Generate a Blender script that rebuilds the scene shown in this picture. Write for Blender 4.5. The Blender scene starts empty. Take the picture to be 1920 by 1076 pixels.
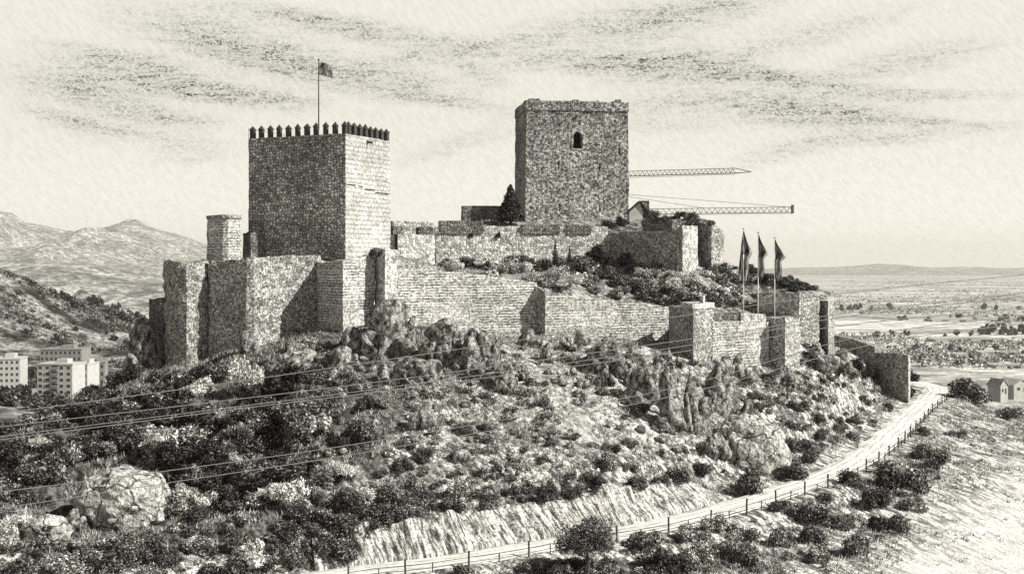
import bpy, bmesh, math, random
import numpy as np
from mathutils import Vector

random.seed(7)
RNG = np.random.default_rng(11)
scene = bpy.context.scene
COL = scene.collection
F = 2318.0            # focal length in pixels of a 1920 wide picture
HOR = 497.0           # picture row of the horizon
rad = math.radians

# ------------------------------------------------------------------ helpers
def at(px, py, d):
    """the point seen at picture position px, py that lies d metres ahead"""
    return ((px - 960) / F * d, d, (HOR - py) / F * d)

def plan(px, d):
    return ((px - 960) / F * d, d)

def zz(py, d):
    return (HOR - py) / F * d

def hash3(ix, iy, iz, seed):
    seed = int(seed)
    h = (ix * 374761393 + iy * 668265263 + iz * 2147483647 + seed * 1274126177) & 0xFFFFFFFF
    h = ((h ^ (h >> 13)) * 1274126177) & 0xFFFFFFFF
    h = h ^ (h >> 16)
    return (h & 0xFFFFFF) / float(0xFFFFFF)

def vnoise(P, seed=0):
    P = np.asarray(P, dtype=np.float64)
    I = np.floor(P).astype(np.int64)
    f = P - I
    f = f * f * (3 - 2 * f)
    out = 0
    for dx in (0, 1):
        wx = f[:, 0] if dx else 1 - f[:, 0]
        for dy in (0, 1):
            wy = f[:, 1] if dy else 1 - f[:, 1]
            for dz in (0, 1):
                wz = f[:, 2] if dz else 1 - f[:, 2]
                out = out + wx * wy * wz * hash3(I[:, 0] + dx, I[:, 1] + dy, I[:, 2] + dz, seed)
    return out * 2 - 1

def fbm(P, seed=0, octv=4, gain=0.5):
    P = np.asarray(P, dtype=np.float64)
    a, s, out = 1.0, 1.0, 0
    for k in range(octv):
        out = out + a * vnoise(P * s + 17.3 * k, seed + k)
        a *= gain
        s *= 2.03
    return out

def ridged(P, seed=0, octv=4):
    a, s, out = 1.0, 1.0, 0
    for k in range(octv):
        out = out + a * (1 - 2 * np.abs(vnoise(P * s + 9.1 * k, seed + k)))
        a *= .5
        s *= 2.1
    return out

def tag(o, label=None, cat=None, group=None, kind=None):
    if label: o['label'] = label
    if cat: o['category'] = cat
    if group: o['group'] = group
    if kind: o['kind'] = kind
    return o

def link(o, parent=None):
    COL.objects.link(o)
    if parent is not None: o.parent = parent
    return o

def empty(name, loc=(0, 0, 0), rz=0):
    o = bpy.data.objects.new(name, None)
    o.empty_display_size = .5
    o.location = loc
    o.rotation_euler = (0, 0, rz)
    return link(o)

def mesh_obj(name, verts, faces, mat, parent=None, uvs=None, smooth=False, loc=None):
    me = bpy.data.meshes.new(name)
    me.from_pydata([tuple(v) for v in verts], [], [tuple(f) for f in faces])
    if uvs is not None:
        lay = me.uv_layers.new(name='UVMap')
        lay.data.foreach_set('uv', np.asarray(uvs, dtype=np.float32).ravel())
    if smooth:
        me.polygons.foreach_set('use_smooth', [True] * len(me.polygons))
    me.materials.append(mat)
    me.update()
    o = bpy.data.objects.new(name, me)
    if loc is not None: o.location = loc
    return link(o, parent)

def quad_obj(name, V, Q, mat, parent=None, smooth=False, attr=None):
    """fast path: V (n,3) array, Q (m,k) int array"""
    V = np.asarray(V, dtype=np.float32)
    Q = np.asarray(Q, dtype=np.int32)
    m, k = Q.shape
    me = bpy.data.meshes.new(name)
    me.vertices.add(len(V)); me.vertices.foreach_set('co', V.ravel())
    me.loops.add(m * k); me.loops.foreach_set('vertex_index', Q.ravel())
    me.polygons.add(m)
    me.polygons.foreach_set('loop_start', np.arange(0, m * k, k, dtype=np.int32))
    me.polygons.foreach_set('loop_total', np.full(m, k, dtype=np.int32))
    if smooth: me.polygons.foreach_set('use_smooth', np.ones(m, dtype=bool))
    me.update(calc_edges=True)
    me.validate()
    for an, av in (attr or {}).items():
        a = me.attributes.new(an, 'FLOAT', 'POINT')
        a.data.foreach_set('value', np.asarray(av, dtype=np.float32))
    me.materials.append(mat)
    o = bpy.data.objects.new(name, me)
    return link(o, parent)

class MB:
    """collects simple solids into one mesh"""
    def __init__(s): s.v = []; s.f = []
    def box(s, c, size, rz=0, pts=None):
        b = len(s.v)
        hx, hy, hz = size[0] / 2, size[1] / 2, size[2] / 2
        cs, sn = math.cos(rz), math.sin(rz)
        for z in (-hz, hz):
            for x, y in ((-hx, -hy), (hx, -hy), (hx, hy), (-hx, hy)):
                s.v.append((c[0] + x * cs - y * sn, c[1] + x * sn + y * cs, c[2] + z))
        for f in ((0, 3, 2, 1), (4, 5, 6, 7), (0, 1, 5, 4), (1, 2, 6, 5), (2, 3, 7, 6), (3, 0, 4, 7)):
            s.f.append(tuple(b + i for i in f))
        return s
    def prism(s, poly, z0, z1, apex=None):
        b, n = len(s.v), len(poly)
        for x, y in poly: s.v.append((x, y, z0))
        for x, y in poly: s.v.append((x, y, z1))
        s.f.append(tuple(b + i for i in reversed(range(n))))
        for i in range(n):
            j = (i + 1) % n
            s.f.append((b + i, b + j, b + n + j, b + n + i))
        if apex is None:
            s.f.append(tuple(b + n + i for i in range(n)))
        else:
            s.v.append(apex)
            for i in range(n):
                s.f.append((b + n + i, b + n + (i + 1) % n, b + 2 * n))
        return s
    def tube(s, pts, r, n=6, r2=None):
        pts = [Vector(p) for p in pts]
        b = len(s.v)
        m = len(pts)
        for k, p in enumerate(pts):
            t = (pts[min(k + 1, m - 1)] - pts[max(k - 1, 0)]).normalized()
            u = t.cross(Vector((0, 0, 1)))
            if u.length < 1e-3: u = t.cross(Vector((1, 0, 0)))
            u.normalize()
            w = t.cross(u)
            rr = r if r2 is None else r + (r2 - r) * k / (m - 1)
            for i in range(n):
                a = 2 * math.pi * i / n
                s.v.append(tuple(p + (u * math.cos(a) + w * math.sin(a)) * rr))
        for k in range(m - 1):
            for i in range(n):
                j = (i + 1) % n
                s.f.append((b + k * n + i, b + k * n + j, b + (k + 1) * n + j, b + (k + 1) * n + i))
        s.f.append(tuple(b + i for i in reversed(range(n))))
        s.f.append(tuple(b + (m - 1) * n + i for i in range(n)))
        return s
    def build(s, name, mat, parent=None, smooth=False):
        return mesh_obj(name, s.v, s.f, mat, parent, smooth=smooth)

# ------------------------------------------------------------------ materials
TINT = (1.0, .992, .955)
def grey(v):
    return (v * TINT[0], v * TINT[1], v * TINT[2], 1)

class NT:
    def __init__(s, tree): s.t = tree; s.n = tree.nodes; s.l = tree.links
    def add(s, typ, **kw):
        n = s.n.new(typ)
        for k, v in kw.items(): setattr(n, k, v)
        return n
    def math(s, op, a, b=None, c=None, clamp=False):
        n = s.n.new('ShaderNodeMath'); n.operation = op; n.use_clamp = clamp
        for i, x in enumerate((a, b, c)):
            if x is None: continue
            if isinstance(x, (int, float)): n.inputs[i].default_value = x
            else: s.l.new(x, n.inputs[i])
        return n.outputs[0]
    def noise(s, vec, scale, detail=3, rough=.55, dims='3D', dist=0):
        n = s.n.new('ShaderNodeTexNoise'); n.noise_dimensions = dims
        n.inputs['Scale'].default_value = scale
        n.inputs['Detail'].default_value = detail
        n.inputs['Roughness'].default_value = rough
        n.inputs['Distortion'].default_value = dist
        s.l.new(vec, n.inputs['Vector'])
        return n.outputs['Fac']
    def ramp(s, fac, a, b, lo=0., hi=1.):
        n = s.n.new('ShaderNodeMapRange'); n.interpolation_type = 'SMOOTHSTEP'
        s.l.new(fac, n.inputs[0])
        for i, v in ((1, a), (2, b), (3, lo), (4, hi)): n.inputs[i].default_value = v
        return n.outputs[0]
    def mapping(s, vec, scale=(1, 1, 1), rot=(0, 0, 0)):
        n = s.n.new('ShaderNodeMapping')
        s.l.new(vec, n.inputs['Vector'])
        n.inputs['Scale'].default_value = scale
        n.inputs['Rotation'].default_value = rot
        return n.outputs[0]
    def tint(s, val):
        n = s.n.new('ShaderNodeCombineColor')
        for i in range(3):
            s.l.new(s.math('MULTIPLY', val, TINT[i]), n.inputs[i])
        return n.outputs[0]

def new_mat(name):
    m = bpy.data.materials.new(name); m.use_nodes = True
    t = NT(m.node_tree)
    bs = m.node_tree.nodes['Principled BSDF']
    bs.inputs['Roughness'].default_value = .95
    bs.inputs['Specular IOR Level'].default_value = .08
    return m, t, bs

def finish(t, bs, val, height=None, bump=.3, dist=.2):
    t.l.new(t.tint(val), bs.inputs['Base Color'])
    if height is not None:
        b = t.add('ShaderNodeBump')
        b.inputs['Strength'].default_value = bump
        b.inputs['Distance'].default_value = dist
        t.l.new(height, b.inputs['Height'])
        t.l.new(b.outputs[0], bs.inputs['Normal'])

def plain_mat(name, v, rough=.9, grain=0., scale=3., spec=.1, lo=None):
    m, t, bs = new_mat(name)
    bs.inputs['Roughness'].default_value = rough
    bs.inputs['Specular IOR Level'].default_value = spec
    tc = t.add('ShaderNodeTexCoord')
    g = t.noise(tc.outputs['Object'], scale, 4, .6)
    val = t.ramp(g, .3, .7, v * (1 - grain), v * (1 + grain))
    finish(t, bs, val)
    return m

def stone_mat(name, light, dark, kind='cobble', cell=.8, grain=.8, gscale=2.4, mortar=.5, patch=.5):
    """masonry: 'cobble' rounded rubble, 'course' long thin courses, 'rubble' small broken stone"""
    m, t, bs = new_mat(name)
    uv = t.add('ShaderNodeUVMap').outputs[0]
    tc = t.add('ShaderNodeTexCoord').outputs['Object']
    wob = t.add('ShaderNodeVectorMath'); wob.operation = 'MULTIPLY_ADD'
    nv = t.add('ShaderNodeTexNoise'); nv.inputs['Scale'].default_value = .9; t.l.new(tc, nv.inputs['Vector'])
    t.l.new(nv.outputs['Color'], wob.inputs[0]); wob.inputs[1].default_value = (.5, .35, 0)
    t.l.new(uv, wob.inputs[2])
    vec = wob.outputs[0]
    big = t.noise(tc, .12, 3, .6)
    mid = t.noise(tc, .55, 3, .6)
    fine = t.noise(tc, gscale, 3, .65)
    finer = t.noise(tc, gscale * 2.3, 2, .6)
    if kind in ('cobble', 'rubble'):
        sc = t.mapping(vec, (1 / cell, 1.25 / cell, 1))
        vo = t.add('ShaderNodeTexVoronoi', feature='DISTANCE_TO_EDGE', voronoi_dimensions='2D')
        vo.inputs['Scale'].default_value = 1; vo.inputs['Randomness'].default_value = .8
        t.l.new(sc, vo.inputs['Vector'])
        vc = t.add('ShaderNodeTexVoronoi', feature='F1', voronoi_dimensions='2D')
        vc.inputs['Scale'].default_value = 1; vc.inputs['Randomness'].default_value = .8
        t.l.new(sc, vc.inputs['Vector'])
        sep = t.add('ShaderNodeSeparateColor'); t.l.new(vc.outputs['Color'], sep.inputs[0])
        joint = t.ramp(vo.outputs['Distance'], .04, .24)
        cellv = t.ramp(sep.outputs[0], .0, 1., .45, 1.15)
        height = joint
    else:
        br = t.add('ShaderNodeTexBrick')
        br.inputs['Scale'].default_value = 1
        br.inputs['Brick Width'].default_value = cell * (60 if cell < .7 else 1.8)
        br.inputs['Row Height'].default_value = cell
        br.inputs['Mortar Size'].default_value = cell * .24
        br.inputs['Mortar Smooth'].default_value = .8
        br.inputs['Color1'].default_value = (.75, .75, .75, 1); br.inputs['Color2'].default_value = (1.1, 1.1, 1.1, 1)
        br.inputs['Mortar'].default_value = (.9, .9, .9, 1)
        t.l.new(vec, br.inputs['Vector'])
        joint = t.math('SUBTRACT', 1., br.outputs['Fac'])
        # the joints are washed out in places
        dash = t.noise(t.mapping(uv, (.55, 2.2, 1)), 1.1, 3, .65, '2D')
        vis = t.math('MULTIPLY', t.ramp(mid, .3, .5), t.ramp(dash, .38, .5)) if cell < .7 else t.ramp(mid, .3, .5)
        if cell < .7: vis = t.math('MULTIPLY', vis, t.ramp(t.noise(uv, .16, 3, .6, '2D'), .38, .55, .25, 1.))
        joint = t.math('SUBTRACT', 1., t.math('MULTIPLY', br.outputs['Fac'], vis))
        sep = t.add('ShaderNodeSeparateColor'); t.l.new(br.outputs['Color'], sep.inputs[0])
        cellv = sep.outputs[0]
        height = joint
    g = t.ramp(fine, .36, .62, 1 - grain, 1.)
    g2 = t.ramp(finer, .3, .7, .72, 1.12)
    p = t.ramp(big, .35, .65, 1 - patch, 1.)
    base = t.math('MULTIPLY', t.math('MULTIPLY', cellv, light), t.math('MULTIPLY', t.math('MULTIPLY', g, g2), p))
    jm = t.math('ADD', t.math('MULTIPLY', t.math('SUBTRACT', 1., joint), mortar), 0)
    val = t.math('ADD', t.math('MULTIPLY', base, t.math('SUBTRACT', 1., jm)), t.math('MULTIPLY', jm, dark), clamp=True)
    hh = t.math('ADD', height, t.math('MULTIPLY', fine, .8))
    finish(t, bs, val, hh, .55, .25)
    return m

def leaf_mat(name, lo, hi, power=1.5):
    m, t, bs = new_mat(name)
    bs.inputs['Roughness'].default_value = .7
    g = t.add('ShaderNodeNewGeometry')
    oi = t.add('ShaderNodeObjectInfo')
    tc = t.add('ShaderNodeTexCoord')
    r = t.math('POWER', g.outputs['Random Per Island'], power)
    cl = t.ramp(t.noise(tc.outputs['Object'], .9, 2, .5), .35, .65, .6, 1.3)
    ob = t.ramp(oi.outputs['Random'], 0., 1., .75, 1.25)
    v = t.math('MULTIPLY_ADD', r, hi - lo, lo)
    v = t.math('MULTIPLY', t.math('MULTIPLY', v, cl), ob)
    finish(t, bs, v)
    return m

def ground_mat(name, light, dark, rot=rad(-64), attr=True, gs=1.):
    """dry grass and earth; the 'cover' attribute says where low dark scrub covers the soil"""
    m, t, bs = new_mat(name)
    tc = t.add('ShaderNodeTexCoord').outputs['Object']
    st = t.mapping(t.mapping(tc, (1, 1, 1), (0, 0, -rot)), (.22, 1, 1))
    s1 = t.noise(st, 1.3 * gs, 4, .65)
    s2 = t.noise(tc, 2.6 * gs, 3, .65)
    s3 = t.noise(tc, .16 * gs, 4, .6)
    s4 = t.noise(tc, 6 * gs, 2, .6)
    v = t.ramp(s1, .4, .62, dark, light)
    v = t.math('MULTIPLY', v, t.ramp(s2, .36, .6, .3, 1.1))
    v = t.math('MULTIPLY', v, t.ramp(s4, .3, .7, .7, 1.15))
    if attr:
        a = t.add('ShaderNodeAttribute'); a.attribute_name = 'cover'
        c = t.math('ADD', a.outputs['Fac'], t.math('MULTIPLY', t.math('SUBTRACT', s3, .5), 1.6))
        c = t.ramp(c, .25, .75, 1., .22)
        v = t.math('MULTIPLY', v, c)
        b_ = t.add('ShaderNodeAttribute'); b_.attribute_name = 'bare'
        pale = t.math('MULTIPLY', t.ramp(s2, .3, .7, .48, .74), t.ramp(s1, .34, .52, .6, 1.))
        bf = t.math('ADD', b_.outputs['Fac'], t.math('MULTIPLY', t.math('SUBTRACT', s3, .5), .8), clamp=True)
        v = t.math('ADD', t.math('MULTIPLY', v, t.math('SUBTRACT', 1., bf)), t.math('MULTIPLY', pale, bf))
    finish(t, bs, v, t.math('ADD', s1, s2), .5, .35)
    return m

M = {}
M['cobble'] = stone_mat('cobbled masonry', .95, .05, 'cobble', .6, .6, 2.4, .8, .45)
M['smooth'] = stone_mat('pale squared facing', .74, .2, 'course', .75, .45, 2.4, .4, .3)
M['ashlar'] = stone_mat('weathered ashlar', .66, .05, 'rubble', .42, .85, 2.0, .25, .4)
M['course'] = stone_mat('coursed rammed stone', .8, .03, 'course', .44, .7, 2.6, 1.0, .2)
M['rubble'] = stone_mat('rubble masonry', .82, .07, 'rubble', .42, .75, 3.0, .35, .3)
M['render'] = stone_mat('pale plastered rubble', .95, .1, 'rubble', .6, .5, 2.2, .3, .25)
M['darkstone'] = stone_mat('dark masonry', .42, .04, 'rubble', .6, .7, 2.6, .5, .4)
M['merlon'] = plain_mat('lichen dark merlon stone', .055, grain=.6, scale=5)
M['dark'] = plain_mat('dark opening', .012)  # near black; also paints the wedge shadows and the keep window's depth
M['leaf_dark'] = leaf_mat('dark scrub leaves', .012, .3, 2.4)
M['leaf_mid'] = leaf_mat('grey green leaves', .03, .6, 1.8)
M['leaf_pale'] = leaf_mat('pale dry leaves', .16, .85, 1.0)
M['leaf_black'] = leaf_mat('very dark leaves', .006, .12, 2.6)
M['grass'] = leaf_mat('dry grass blades', .05, .8, 1.2)
M['bark'] = plain_mat('bark', .06, grain=.5, scale=6)
M['ground'] = ground_mat('dry hillside', .84, .12)
M['terrace'] = ground_mat('castle terrace earth', .5, .14, attr=False)
M['metal'] = plain_mat('galvanised steel', .16, rough=.6, grain=.2)
M['polelight'] = plain_mat('white painted pole', .75, rough=.5)
M['poledark'] = plain_mat('dark iron pole', .03, rough=.6)
M['wire'] = plain_mat('aluminium cable', .21, rough=.6, grain=.1)
M['wood'] = plain_mat('weathered post', .05, grain=.5, scale=6)
M['crane'] = plain_mat('crane steel', .12, rough=.6)
M['concrete'] = plain_mat('pale facade', .42, grain=.12, scale=.6)
M['concrete_grey'] = plain_mat('grey facade', .22, grain=.2, scale=.6)
M['glass'] = plain_mat('dark window glass', .04, rough=.3, spec=.4)
M['roof'] = plain_mat('roof tiles', .4, grain=.4, scale=1.5)

def rock_mat(name, lo, hi, cs=.55, cw=.05, a0=.36):
    m, t, bs = new_mat(name)
    tc = t.add('ShaderNodeTexCoord').outputs['Object']
    st = t.mapping(tc, (1.4, 1.4, .8), (0, rad(25), 0))
    a = t.noise(st, .8, 5, .65)
    b = t.noise(tc, 2.6, 3, .65)
    c = t.noise(tc, 6., 2, .6)
    vo = t.add('ShaderNodeTexVoronoi', feature='DISTANCE_TO_EDGE')
    vo.inputs['Scale'].default_value = cs
    w = t.add('ShaderNodeVectorMath'); w.operation = 'MULTIPLY_ADD'
    n = t.add('ShaderNodeTexNoise'); n.inputs['Scale'].default_value = .9; t.l.new(tc, n.inputs['Vector'])
    t.l.new(n.outputs['Color'], w.inputs[0]); w.inputs[1].default_value = (1.5, 1.5, 1.5); t.l.new(tc, w.inputs[2])
    t.l.new(w.outputs[0], vo.inputs['Vector'])
    crack = t.ramp(vo.outputs['Distance'], .0, cw, .08, 1.)
    v = t.math('MULTIPLY', t.ramp(a, a0, .62, lo, hi), t.ramp(b, .34, .6, .5, 1.1))
    v = t.math('MULTIPLY', t.math('MULTIPLY', v, crack), t.ramp(c, .3, .7, .7, 1.15))
    finish(t, bs, v, t.math('ADD', a, t.math('MULTIPLY', b, .6)), .8, .5)
    return m
M['rock'] = rock_mat('grey limestone', .05, .42)
M['rock_pale'] = rock_mat('pale limestone', .3, .62, .3, .045, .4)

def road_mat():
    m, t, bs = new_mat('pale gravel road')
    uv = t.add('ShaderNodeUVMap').outputs[0]
    tc = t.add('ShaderNodeTexCoord').outputs['Object']
    s = t.add('ShaderNodeSeparateXYZ'); t.l.new(uv, s.inputs[0])
    along = t.mapping(uv, (1.2, .05, 1))
    u = t.math('ADD', s.outputs[0], t.math('MULTIPLY', t.math('SUBTRACT', t.noise(uv, .12, 2), .5), 1.6))
    v = t.ramp(t.noise(tc, 2.2, 4, .6), .35, .65, .6, .84)
    v = t.math('MULTIPLY', v, t.ramp(t.noise(along, 1.6, 3, .6), .38, .52, .72, 1.))
    for c, w, dk in ((.9, .12, .45), (1.95, .10, .5), (3.3, .10, .4), (4.35, .12, .5)):
        k = t.math('ABSOLUTE', t.math('SUBTRACT', u, c))
        brk = t.ramp(t.noise(uv, .35, 2), .35, .55, 0., 1.)
        line = t.math('MULTIPLY', t.math('SUBTRACT', 1., t.ramp(k, w * .5, w * 1.6)), brk)
        v = t.math('MULTIPLY', v, t.math('SUBTRACT', 1., t.math('MULTIPLY', line, 1 - dk)))
    finish(t, bs, v, t.noise(tc, 2.2, 4, .6), .2, .1)
    return m
M['road'] = road_mat()

def bank_mat():
    m, t, bs = new_mat('raw earth bank')
    uv = t.add('ShaderNodeUVMap').outputs[0]
    st = t.mapping(uv, (1., .16, 1))
    a = t.noise(st, 2.6, 4, .65, dist=.3)
    b = t.noise(uv, 3., 3, .65)
    v = t.math('MULTIPLY', t.ramp(a, .38, .6, .1, .72), t.ramp(b, .36, .6, .4, 1.05))
    finish(t, bs, v, t.math('ADD', a, t.math('MULTIPLY', b, .4)), .7, .4)
    return m
M['bank'] = bank_mat()

def plain_ground_mat():
    m, t, bs = new_mat('cultivated plain')
    tc = t.add('ShaderNodeTexCoord').outputs['Object']
    a = t.noise(t.mapping(tc, (.35, 1, 1)), .004, 5, .6)
    b = t.noise(t.mapping(tc, (.5, 1, 1)), .03, 4, .65)
    c = t.noise(tc, .12, 3, .6)
    vo = t.add('ShaderNodeTexVoronoi', feature='F1'); vo.inputs['Scale'].default_value = .007
    t.l.new(t.mapping(tc, (.5, 1, 1), (0, 0, .2)), vo.inputs['Vector'])
    sp = t.add('ShaderNodeSeparateColor'); t.l.new(vo.outputs['Color'], sp.inputs[0])
    v = t.ramp(a, .35, .65, .45, .78)
    v = t.math('MULTIPLY', v, t.ramp(b, .4, .6, .5, 1.1))
    v = t.math('MULTIPLY', v, t.ramp(sp.outputs[0], 0., 1., .7, 1.1))
    v = t.math('MULTIPLY', v, t.ramp(c, .35, .65, .6, 1.15))
    finish(t, bs, v)
    return m
M['plain'] = plain_ground_mat()

def hill_mat(name, lo, hi, s):
    m, t, bs = new_mat(name)
    tc = t.add('ShaderNodeTexCoord').outputs['Object']
    a = t.noise(tc, s, 5, .65)
    b = t.noise(t.mapping(tc, (1, 1, 2.5)), s * 5, 4, .65)
    c = t.noise(tc, s * 14, 3, .6)
    v = t.math('MULTIPLY', t.ramp(a, .4, .6, lo, hi), t.ramp(b, .4, .6, .45, 1.1))
    v = t.math('MULTIPLY', v, t.ramp(c, .36, .64, .5, 1.15))
    finish(t, bs, v, b, .6, 1 / s * .05)
    return m
M['mountain'] = hill_mat('bare mountain', .26, .48, .004)
M['farhill'] = hill_mat('scrubby valley side', .04, .36, .03)

# ------------------------------------------------------------------ terrain
def tps_fit(pts, reg=.02):
    P = np.array(pts, dtype=float)
    n = len(P)
    X = P[:, :2] / 100.
    D = np.linalg.norm(X[:, None] - X[None], axis=2)
    K = np.where(D > 0, D * D * np.log(np.maximum(D, 1e-9)), 0) + np.eye(n) * reg * .01
    A = np.zeros((n + 3, n + 3))
    A[:n, :n] = K
    A[:n, n] = 1; A[:n, n + 1:] = X
    A[n, :n] = 1; A[n + 1:, :n] = X.T
    b = np.zeros(n + 3); b[:n] = P[:, 2]
    w = np.linalg.solve(A, b)
    def ev(XY):
        XY = np.asarray(XY, dtype=float) / 100.
        out = np.zeros(len(XY))
        for s in range(0, len(XY), 20000):
            q = XY[s:s + 20000]
            d = np.linalg.norm(q[:, None] - X[None], axis=2)
            out[s:s + 20000] = np.where(d > 0, d * d * np.log(np.maximum(d, 1e-9)), 0) @ w[:n] + w[n] + q @ w[n + 1:]
        return out
    return ev

# road centre line
ROADPX = [(420, 1108, -32.6), (560, 1086, -32.0), (690, 1068, -31.5), (823, 1053, -31.), (923, 1037, -30.6), (1011, 1022, -30.3), (1110, 1006, -29.9),
          (1204, 990, -29.5), (1293, 970, -29.1), (1370, 950, -28.8), (1450, 925, -28.4), (1510, 905, -28.1), (1590, 872, -27.7),
          (1655, 826, -27.1), (1712, 772, -26.4), (1750, 740, -25.8), (1752, 727, -25.6), (1728, 719, -25.5), (1690, 716, -25.4), (1640, 715, -25.4)]
rp = []
for px, py, z in ROADPX:
    d = -z * F / (py - HOR)
    rp.append(((px - 960) / F * d, d, z))
def catmull(P, n=14):
    P = [np.array(p, float) for p in P]
    P = [2 * P[0] - P[1]] + P + [2 * P[-1] - P[-2]]
    out = []
    for i in range(1, len(P) - 2):
        for k in range(n):
            t = k / n
            a, b, c, d = P[i - 1], P[i], P[i + 1], P[i + 2]
            out.append(.5 * (2 * b + (c - a) * t + (2 * a - 5 * b + 4 * c - d) * t * t + (3 * b - a - 3 * c + d) * t ** 3))
    out.append(P[-2])
    return np.array(out)
RC = catmull(rp)
seg = np.linalg.norm(np.diff(RC[:, :2], axis=0), axis=1)
RS = np.concatenate([[0], np.cumsum(seg)])
s_new = np.arange(0, RS[-1], .6)
RC = np.stack([np.interp(s_new, RS, RC[:, i]) for i in range(3)], 1)
T = np.gradient(RC[:, :2], axis=0); T /= np.linalg.norm(T, axis=1)[:, None]
for _ in range(6): T[1:-1] = (T[:-2] + 2 * T[1:-1] + T[2:]) / 4
T /= np.linalg.norm(T, axis=1)[:, None]
RN = np.stack([-T[:, 1], T[:, 0]], 1)      # points to the uphill side
HALF = 2.7
rpx = 960 + F * RC[:, 0] / RC[:, 1]
BANKH = np.interp(rpx, [560, 640, 720, 900, 1250, 1340, 1400, 1450], [2.2, 2.7, 3.3, 3.3, 3.5, 3.0, 1.5, .8])
BANKH = np.where(RC[:, 1] > 165, np.interp(RC[:, 1], [165, 235, 250], [.8, .9, .3]), BANKH)
BRUN = 3.0
bank_in = 3.3

ctl = []
for px, py, d in [(0, 1085, 117), (150, 1080, 119), (300, 1076, 122), (450, 1076, 124),
                  (0, 950, 138), (0, 842, 160), (110, 800, 170), (200, 742, 180), (180, 870, 155),
                  (300, 900, 150), (308, 706, 187), (265, 690, 190), (400, 672, 191), (470, 652, 190), (560, 630, 195), (643, 618, 188.5), (700, 600, 194),
                  (748, 612, 197), (880, 624, 204), (1005, 622, 209), (1022, 632, 206), (1150, 636, 210), (1230, 640, 212),
                  (1300, 668, 192), (1338, 672, 198), (1440, 694, 203), (1472, 694, 201.5), (1500, 690, 206), (1515, 650, 214), (1555, 644, 217),
                  (1600, 680, 232), (1640, 705, 242), (1700, 728, 240), (1600, 655, 246),
                  (1780, 752, 255), (1850, 768, 246), (1920, 800, 226), (1920, 900, 172), (1920, 1000, 149), (1920, 1076, 135),
                  (1700, 900, 168), (1700, 1000, 146), (1700, 1076, 131), (1500, 1000, 142), (1500, 1076, 128), (1300, 1076, 126), (1050, 1076, 124), (1800, 830, 200),
                  (1300, 790, 168), (1250, 850, 160), (1560, 760, 195), (1430, 830, 168)]:
    ctl.append(at(px, py, d))
ctl += [(-75, 210, -34), (-95, 190, -36), (-100, 150, -36), (-105, 240, -62), (-62, 262, -34), (-120, 120, -45), (-62, 112, -31.5), (-85, 108, -36),
        (0, 325, -26), (60, 325, -36), (-60, 325, -48), (105, 320, -52), (130, 230, -45), (145, 180, -44), (112, 285, -50), (135, 130, -42), (20, 280, -8), (-40, 240, -12), (55, 250, -14),
        (-40, 80, -34), (0, 80, -35), (40, 85, -36), (95, 95, -40), (0, 40, -42), (60, 40, -44), (-60, 40, -42), (150, 60, -50), (-140, 60, -50), (-150, 200, -62), (-150, 330, -75), (180, 330, -80), (190, 200, -62)]
for i in range(0, len(RC), 14):
    n = RN[i]
    x, y, z = RC[i]
    ctl.append((x, y, z)); ctl.append((x - n[0] * 4, y - n[1] * 4, z - .5))
    ctl.append((x + n[0] * (bank_in + BRUN + .5), y + n[1] * (bank_in + BRUN + .5), z + BANKH[i] + .05))
tps1 = tps_fit(ctl, reg=.5)

GX0, GX1, GY0, GY1, GS = -150., 185., 40., 332., .8
nx, ny = int((GX1 - GX0) / GS) + 1, int((GY1 - GY0) / GS) + 1
gx = GX0 + np.arange(nx) * GS; gy = GY0 + np.arange(ny) * GS
XX, YY = np.meshgrid(gx, gy)
XY = np.stack([XX.ravel(), YY.ravel()], 1)
H = tps1(XY)
# relief: gullies that run down to the right, hummocks
c, s_ = math.cos(rad(-64)), math.sin(rad(-64))
al, ac = XY[:, 0] * c + XY[:, 1] * s_, -XY[:, 0] * s_ + XY[:, 1] * c
amp = .75
rel = fbm(np.stack([al * .045, ac * .2, np.zeros(len(al))], 1), 3, 4) * .6 + fbm(np.stack([XY[:, 0] * .3, XY[:, 1] * .3, np.zeros(len(al))], 1), 8, 3) * .3
# road corridor
dmin = np.full(len(XY), 1e9); side = np.zeros(len(XY)); rz = np.zeros(len(XY)); bh = np.zeros(len(XY))
for i in range(0, len(RC), 1):
    m_ = (np.abs(XY[:, 0] - RC[i, 0]) < 14) & (np.abs(XY[:, 1] - RC[i, 1]) < 14)
    idx = np.nonzero(m_)[0]
    dv = XY[idx] - RC[i, :2]
    dd = np.linalg.norm(dv, axis=1)
    better = dd < dmin[idx]
    j = idx[better]
    dmin[j] = dd[better]; side[j] = np.sign(dv[better] @ RN[i]); rz[j] = RC[i, 2]; bh[j] = BANKH[i]
def sstep(x, a, b):
    t = np.clip((x - a) / (b - a), 0, 1); return t * t * (3 - 2 * t)
H = H + rel * amp * sstep(dmin, 5., 11.)
near = dmin < 13
up = near & (side > 0)
dn = near & (side <= 0)
bankz = rz - .12 + np.clip((dmin - bank_in - .6) / BRUN, 0, 1) * bh
w = sstep(dmin, bank_in + BRUN + .3, bank_in + BRUN + 5)
H = np.where(up, bankz * (1 - w) + H * w - .12 * (1 - w), H)
w = sstep(dmin, HALF + .9, 8)
H = np.where(dn, (rz - .12) * (1 - w) + H * w, H)
HG = H.reshape(ny, nx)

def h1(x, y):
    fx = min(max((x - GX0) / GS, 0), nx - 1.001); fy = min(max((y - GY0) / GS, 0), ny - 1.001)
    i, j = int(fx), int(fy); a, b = fx - i, fy - j
    return (HG[j, i] * (1 - a) + HG[j, i + 1] * a) * (1 - b) + (HG[j + 1, i] * (1 - a) + HG[j + 1, i + 1] * a) * b

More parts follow.
